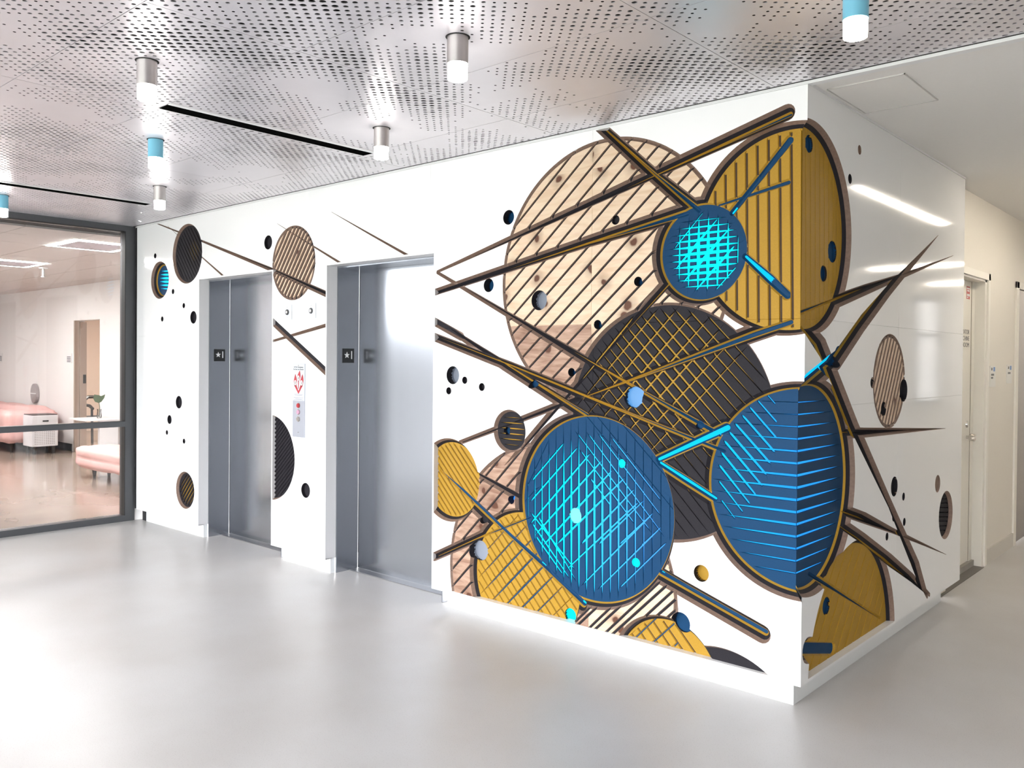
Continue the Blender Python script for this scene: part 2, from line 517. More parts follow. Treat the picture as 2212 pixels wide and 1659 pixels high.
BEAMS = [('F', ((-2.285, 2.033, 0.009, 0.056), (-1.183, 2.31, 0.023, 0.056), (-0.091, 2.584, 0.037, 0.056))), ('F', ((-2.313, 1.909, 0.021, 0.056), (-1.18, 2.115, 0.031, 0.056), (-0.6, 2.209, 0.044, 0.0508))), ('F', ((-1.119, 2.726, 0.029, 0.056), (-0.774, 2.414, 0.035, 0.056), (-0.539, 2.216, 0.044, 0.0516))), ('F', ((-0.672, 1.894, 0.029, 0.056), (-0.966, 1.625, 0.026, 0.056), (-1.312, 1.298, 0.02, 0.056), (-1.585, 1.035, 0.017, 0.056), (-1.725, 0.911, 0.002, 0.056))), ('F', ((-2.285, 2.028, 0.01, 0.056), (-1.706, 1.756, 0.017, 0.056), (-1.173, 1.505, 0.028, 0.056), (-0.782, 1.326, 0.036, 0.056), (-0.418, 1.164, 0.043, 0.056))), ('F', ((-2.344, 1.747, 0.026, 0.021), (-2.079, 1.639, 0.026, 0.021))), ('F', ((-2.181, 1.684, 0.015, 0.056), (-1.734, 1.471, 0.029, 0.056), (-1.179, 1.219, 0.037, 0.056))), ('F', ((-2.31, 1.639, 0.026, 0.056), (-1.696, 1.468, 0.03, 0.056), (-1.171, 1.313, 0.032, 0.056), (-0.781, 1.2, 0.035, 0.056), (-0.393, 1.089, 0.04, 0.056))), ('F', ((-0.749, 1.022, 0.049, 0.0562), (-0.383, 1.198, 0.054, 0.0562))), ('F', ((-0.741, 1.005, 0.047, 0.0562), (-0.599, 0.939, 0.049, 0.0562), (-0.439, 0.864, 0.047, 0.0562))), ('F', ((-2.08, 1.014, 0.014, 0.056), (-1.365, 1.257, 0.02, 0.056), (-1.171, 1.32, 0.028, 0.056), (-0.624, 1.502, 0.037, 0.0508), (-0.252, 1.626, 0.043, 0.049), (-0.08, 1.678, 0.042, 0.0481))), ('F', ((-0.369, 2.186, 0.046, 0.0562), (-0.227, 2.334, 0.046, 0.0525), (-0.095, 2.473, 0.048, 0.0481))), ('F', ((-0.435, 2.228, 0.037, 0.0481), (-0.099, 2.29, 0.041, 0.0481))), ('F', ((-0.303, 1.982, 0.047, 0.0562), (-0.181, 1.873, 0.053, 0.0561), (-0.099, 1.797, 0.05, 0.0508))), ('F', ((-0.725, 0.473, 0.044, 0.0562), (-0.584, 0.427, 0.042, 0.0499), (-0.179, 0.298, 0.042, 0.0473))), ('F', ((-2.284, 0.825, 0.033, 0.0473), (-2.084, 0.72, 0.041, 0.0473), (-1.712, 0.511, 0.042, 0.0481), (-1.473, 0.386, 0.045, 0.0562), (-1.327, 0.301, 0.043, 0.049), (-1.19, 0.228, 0.047, 0.0564))), ('F', ((-1.941, 0.838, 0.017, 0.056), (-1.592, 0.733, 0.025, 0.056))), ('F', ((-2.296, 0.303, 0.027, 0.056), (-1.967, 0.458, 0.029, 0.056), (-1.828, 0.518, 0.036, 0.056), (-1.567, 0.631, 0.036, 0.056))), ('F', ((-5.892, 2.685, 0.005, 0.056), (-5.104, 2.462, 0.009, 0.056), (-4.072, 2.159, 0.016, 0.056), (-3.406, 1.95, 0.022, 0.056), (-3.322, 1.924, 0.022, 0.056))), ('F', ((-5.703, 2.646, 0.001, 0.056), (-5.103, 2.328, 0.005, 0.056), (-4.772, 2.156, 0.009, 0.056))), ('F', ((-4.008, 2.496, 0.001, 0.056), (-3.539, 2.284, 0.006, 0.056), (-3.22, 2.142, 0.009, 0.056))), ('F', ((-3.348, 2.51, 0.001, 0.056), (-2.926, 2.318, 0.006, 0.056), (-2.538, 2.144, 0.009, 0.056))), ('F', ((-4.15, 1.821, 0.027, 0.0216), (-3.316, 1.366, 0.027, 0.0216))), ('F', ((-4.148, 1.616, 0.009, 0.056), (-3.32, 1.746, 0.014, 0.056))), ('R', ((0.038, 1.718, 0.038, 0.0481), (0.707, 1.859, 0.0278, 0.056), (1.297, 1.978, 0.0135, 0.056), (2.232, 2.175, 0.001, 0.056))), ('R', ((0.038, 1.408, 0.05, 0.0562), (0.375, 1.518, 0.048, 0.0562), (0.686, 1.697, 0.0449, 0.056), (1.06, 1.882, 0.032, 0.056), (1.914, 2.265, 0.001, 0.056))), ('R', ((0.025, 1.655, 0.038, 0.0481), (0.198, 1.565, 0.05, 0.056), (0.614, 1.181, 0.0414, 0.056), (1.113, 0.767, 0.0272, 0.056), (1.593, 0.338, 0.047, 0.056), (1.793, 0.139, 0.0152, 0.056))), ('R', ((0.488, 1.173, 0.0283, 0.056), (0.726, 1.16, 0.0249, 0.056), (2.114, 1.106, 0.001, 0.056))), ('R', ((0.489, 0.804, 0.0295, 0.056), (0.754, 0.735, 0.0291, 0.056), (1.168, 0.614, 0.0153, 0.056), (2.172, 0.322, 0.001, 0.056))), ('R', ((0.456, 0.747, 0.028, 0.056), (0.739, 0.635, 0.0292, 0.056), (1.139, 0.46, 0.035, 0.056), (1.51, 0.299, 0.0257, 0.056), (1.838, 0.139, 0.0121, 0.056))), ('R', ((0.185, 0.555, 0.043, 0.0562), (0.541, 0.4, 0.038, 0.0481), (1.095, 0.157, 0.033, 0.0473))), ('R', ((0.072, 0.249, 0.058, 0.0499), (0.448, 0.155, 0.058, 0.0499)))]
HOLES = [('F', -5.932, 2.403, 0.0229, 'dark'), ('F', -5.601, 2.071, 0.0222, 'dark'), ('F', -5.411, 1.943, 0.0219, 'dark'), ('F', -5.246, 1.839, 0.0529, 'dark'), ('F', -5.796, 1.839, 0.0226, 'dark'), ('F', -5.49, 1.12, 0.0541, 'dark'), ('F', -5.656, 0.963, 0.0387, 'dark'), ('F', -5.702, 0.848, 0.0205, 'dark'), ('F', -5.398, 0.793, 0.0219, 'dark'), ('F', -4.128, 2.368, 0.0525, 'dark'), ('F', -3.633, 0.564, 0.0534, 'dark'), ('F', -1.71, 2.301, 0.0412, 'navy'), ('F', -1.859, 1.929, 0.0392, 'navy'), ('F', -0.986, 2.212, 0.0244, 'dark'), ('F', -1.483, 1.828, 0.0545, 'frost'), ('F', -0.848, 1.895, 0.0239, 'navy'), ('F', -1.091, 1.688, 0.024, 'navy'), ('F', -1.257, 1.441, 0.0229, 'navy'), ('F', -1.538, 1.372, 0.0247, 'navy'), ('F', -2.146, 1.41, 0.0538, 'frost'), ('F', -2.046, 1.382, 0.0216, 'dark'), ('F', -1.907, 1.346, 0.0232, 'dark'), ('F', -2.18, 1.316, 0.022, 'dark'), ('F', -1.729, 1.103, 0.0239, 'navy'), ('F', -0.883, 1.322, 0.0549, 'skyglow'), ('F', -0.518, 1.205, 0.022, 'navy'), ('F', -0.965, 0.982, 0.0236, 'glow'), ('F', -1.258, 0.68, 0.0423, 'glowpale'), ('F', -0.873, 0.493, 0.0253, 'glow'), ('F', -1.674, 0.721, 0.0234, 'blueglow'), ('F', -1.894, 0.582, 0.0241, 'dark'), ('F', -1.942, 0.392, 0.0599, 'frost'), ('F', -1.964, 0.458, 0.0197, 'dark'), ('F', -0.482, 0.515, 0.0394, 'yellow'), ('F', -0.59, 0.259, 0.0524, 'navy'), ('F', -1.276, 0.148, 0.0384, 'glow'), ('R', 0.106, 2.46, 0.0404, 'navy'), ('R', 0.384, 2.016, 0.0515, 'navy'), ('R', 0.285, 1.907, 0.0387, 'navy'), ('R', 0.614, 2.524, 0.0231, 'brown'), ('R', 0.495, 2.366, 0.0234, 'dark'), ('R', 0.383, 1.529, 0.0513, 'navy'), ('R', 0.831, 1.404, 0.0281, 'dark'), ('R', 1.316, 1.356, 0.0617, 'dark'), ('R', 1.003, 1.266, 0.0387, 'dark'), ('R', 1.183, 0.847, 0.0532, 'dark'), ('R', 1.338, 0.776, 0.0222, 'dark'), ('R', 1.356, 0.635, 0.0223, 'dark'), ('R', 1.078, 0.596, 0.0213, 'dark'), ('R', 1.969, 0.782, 0.0523, 'brown'), ('R', 0.364, 0.374, 0.0428, 'navy'), ('R', 1.181, 0.686, 0.0256, 'dark')]
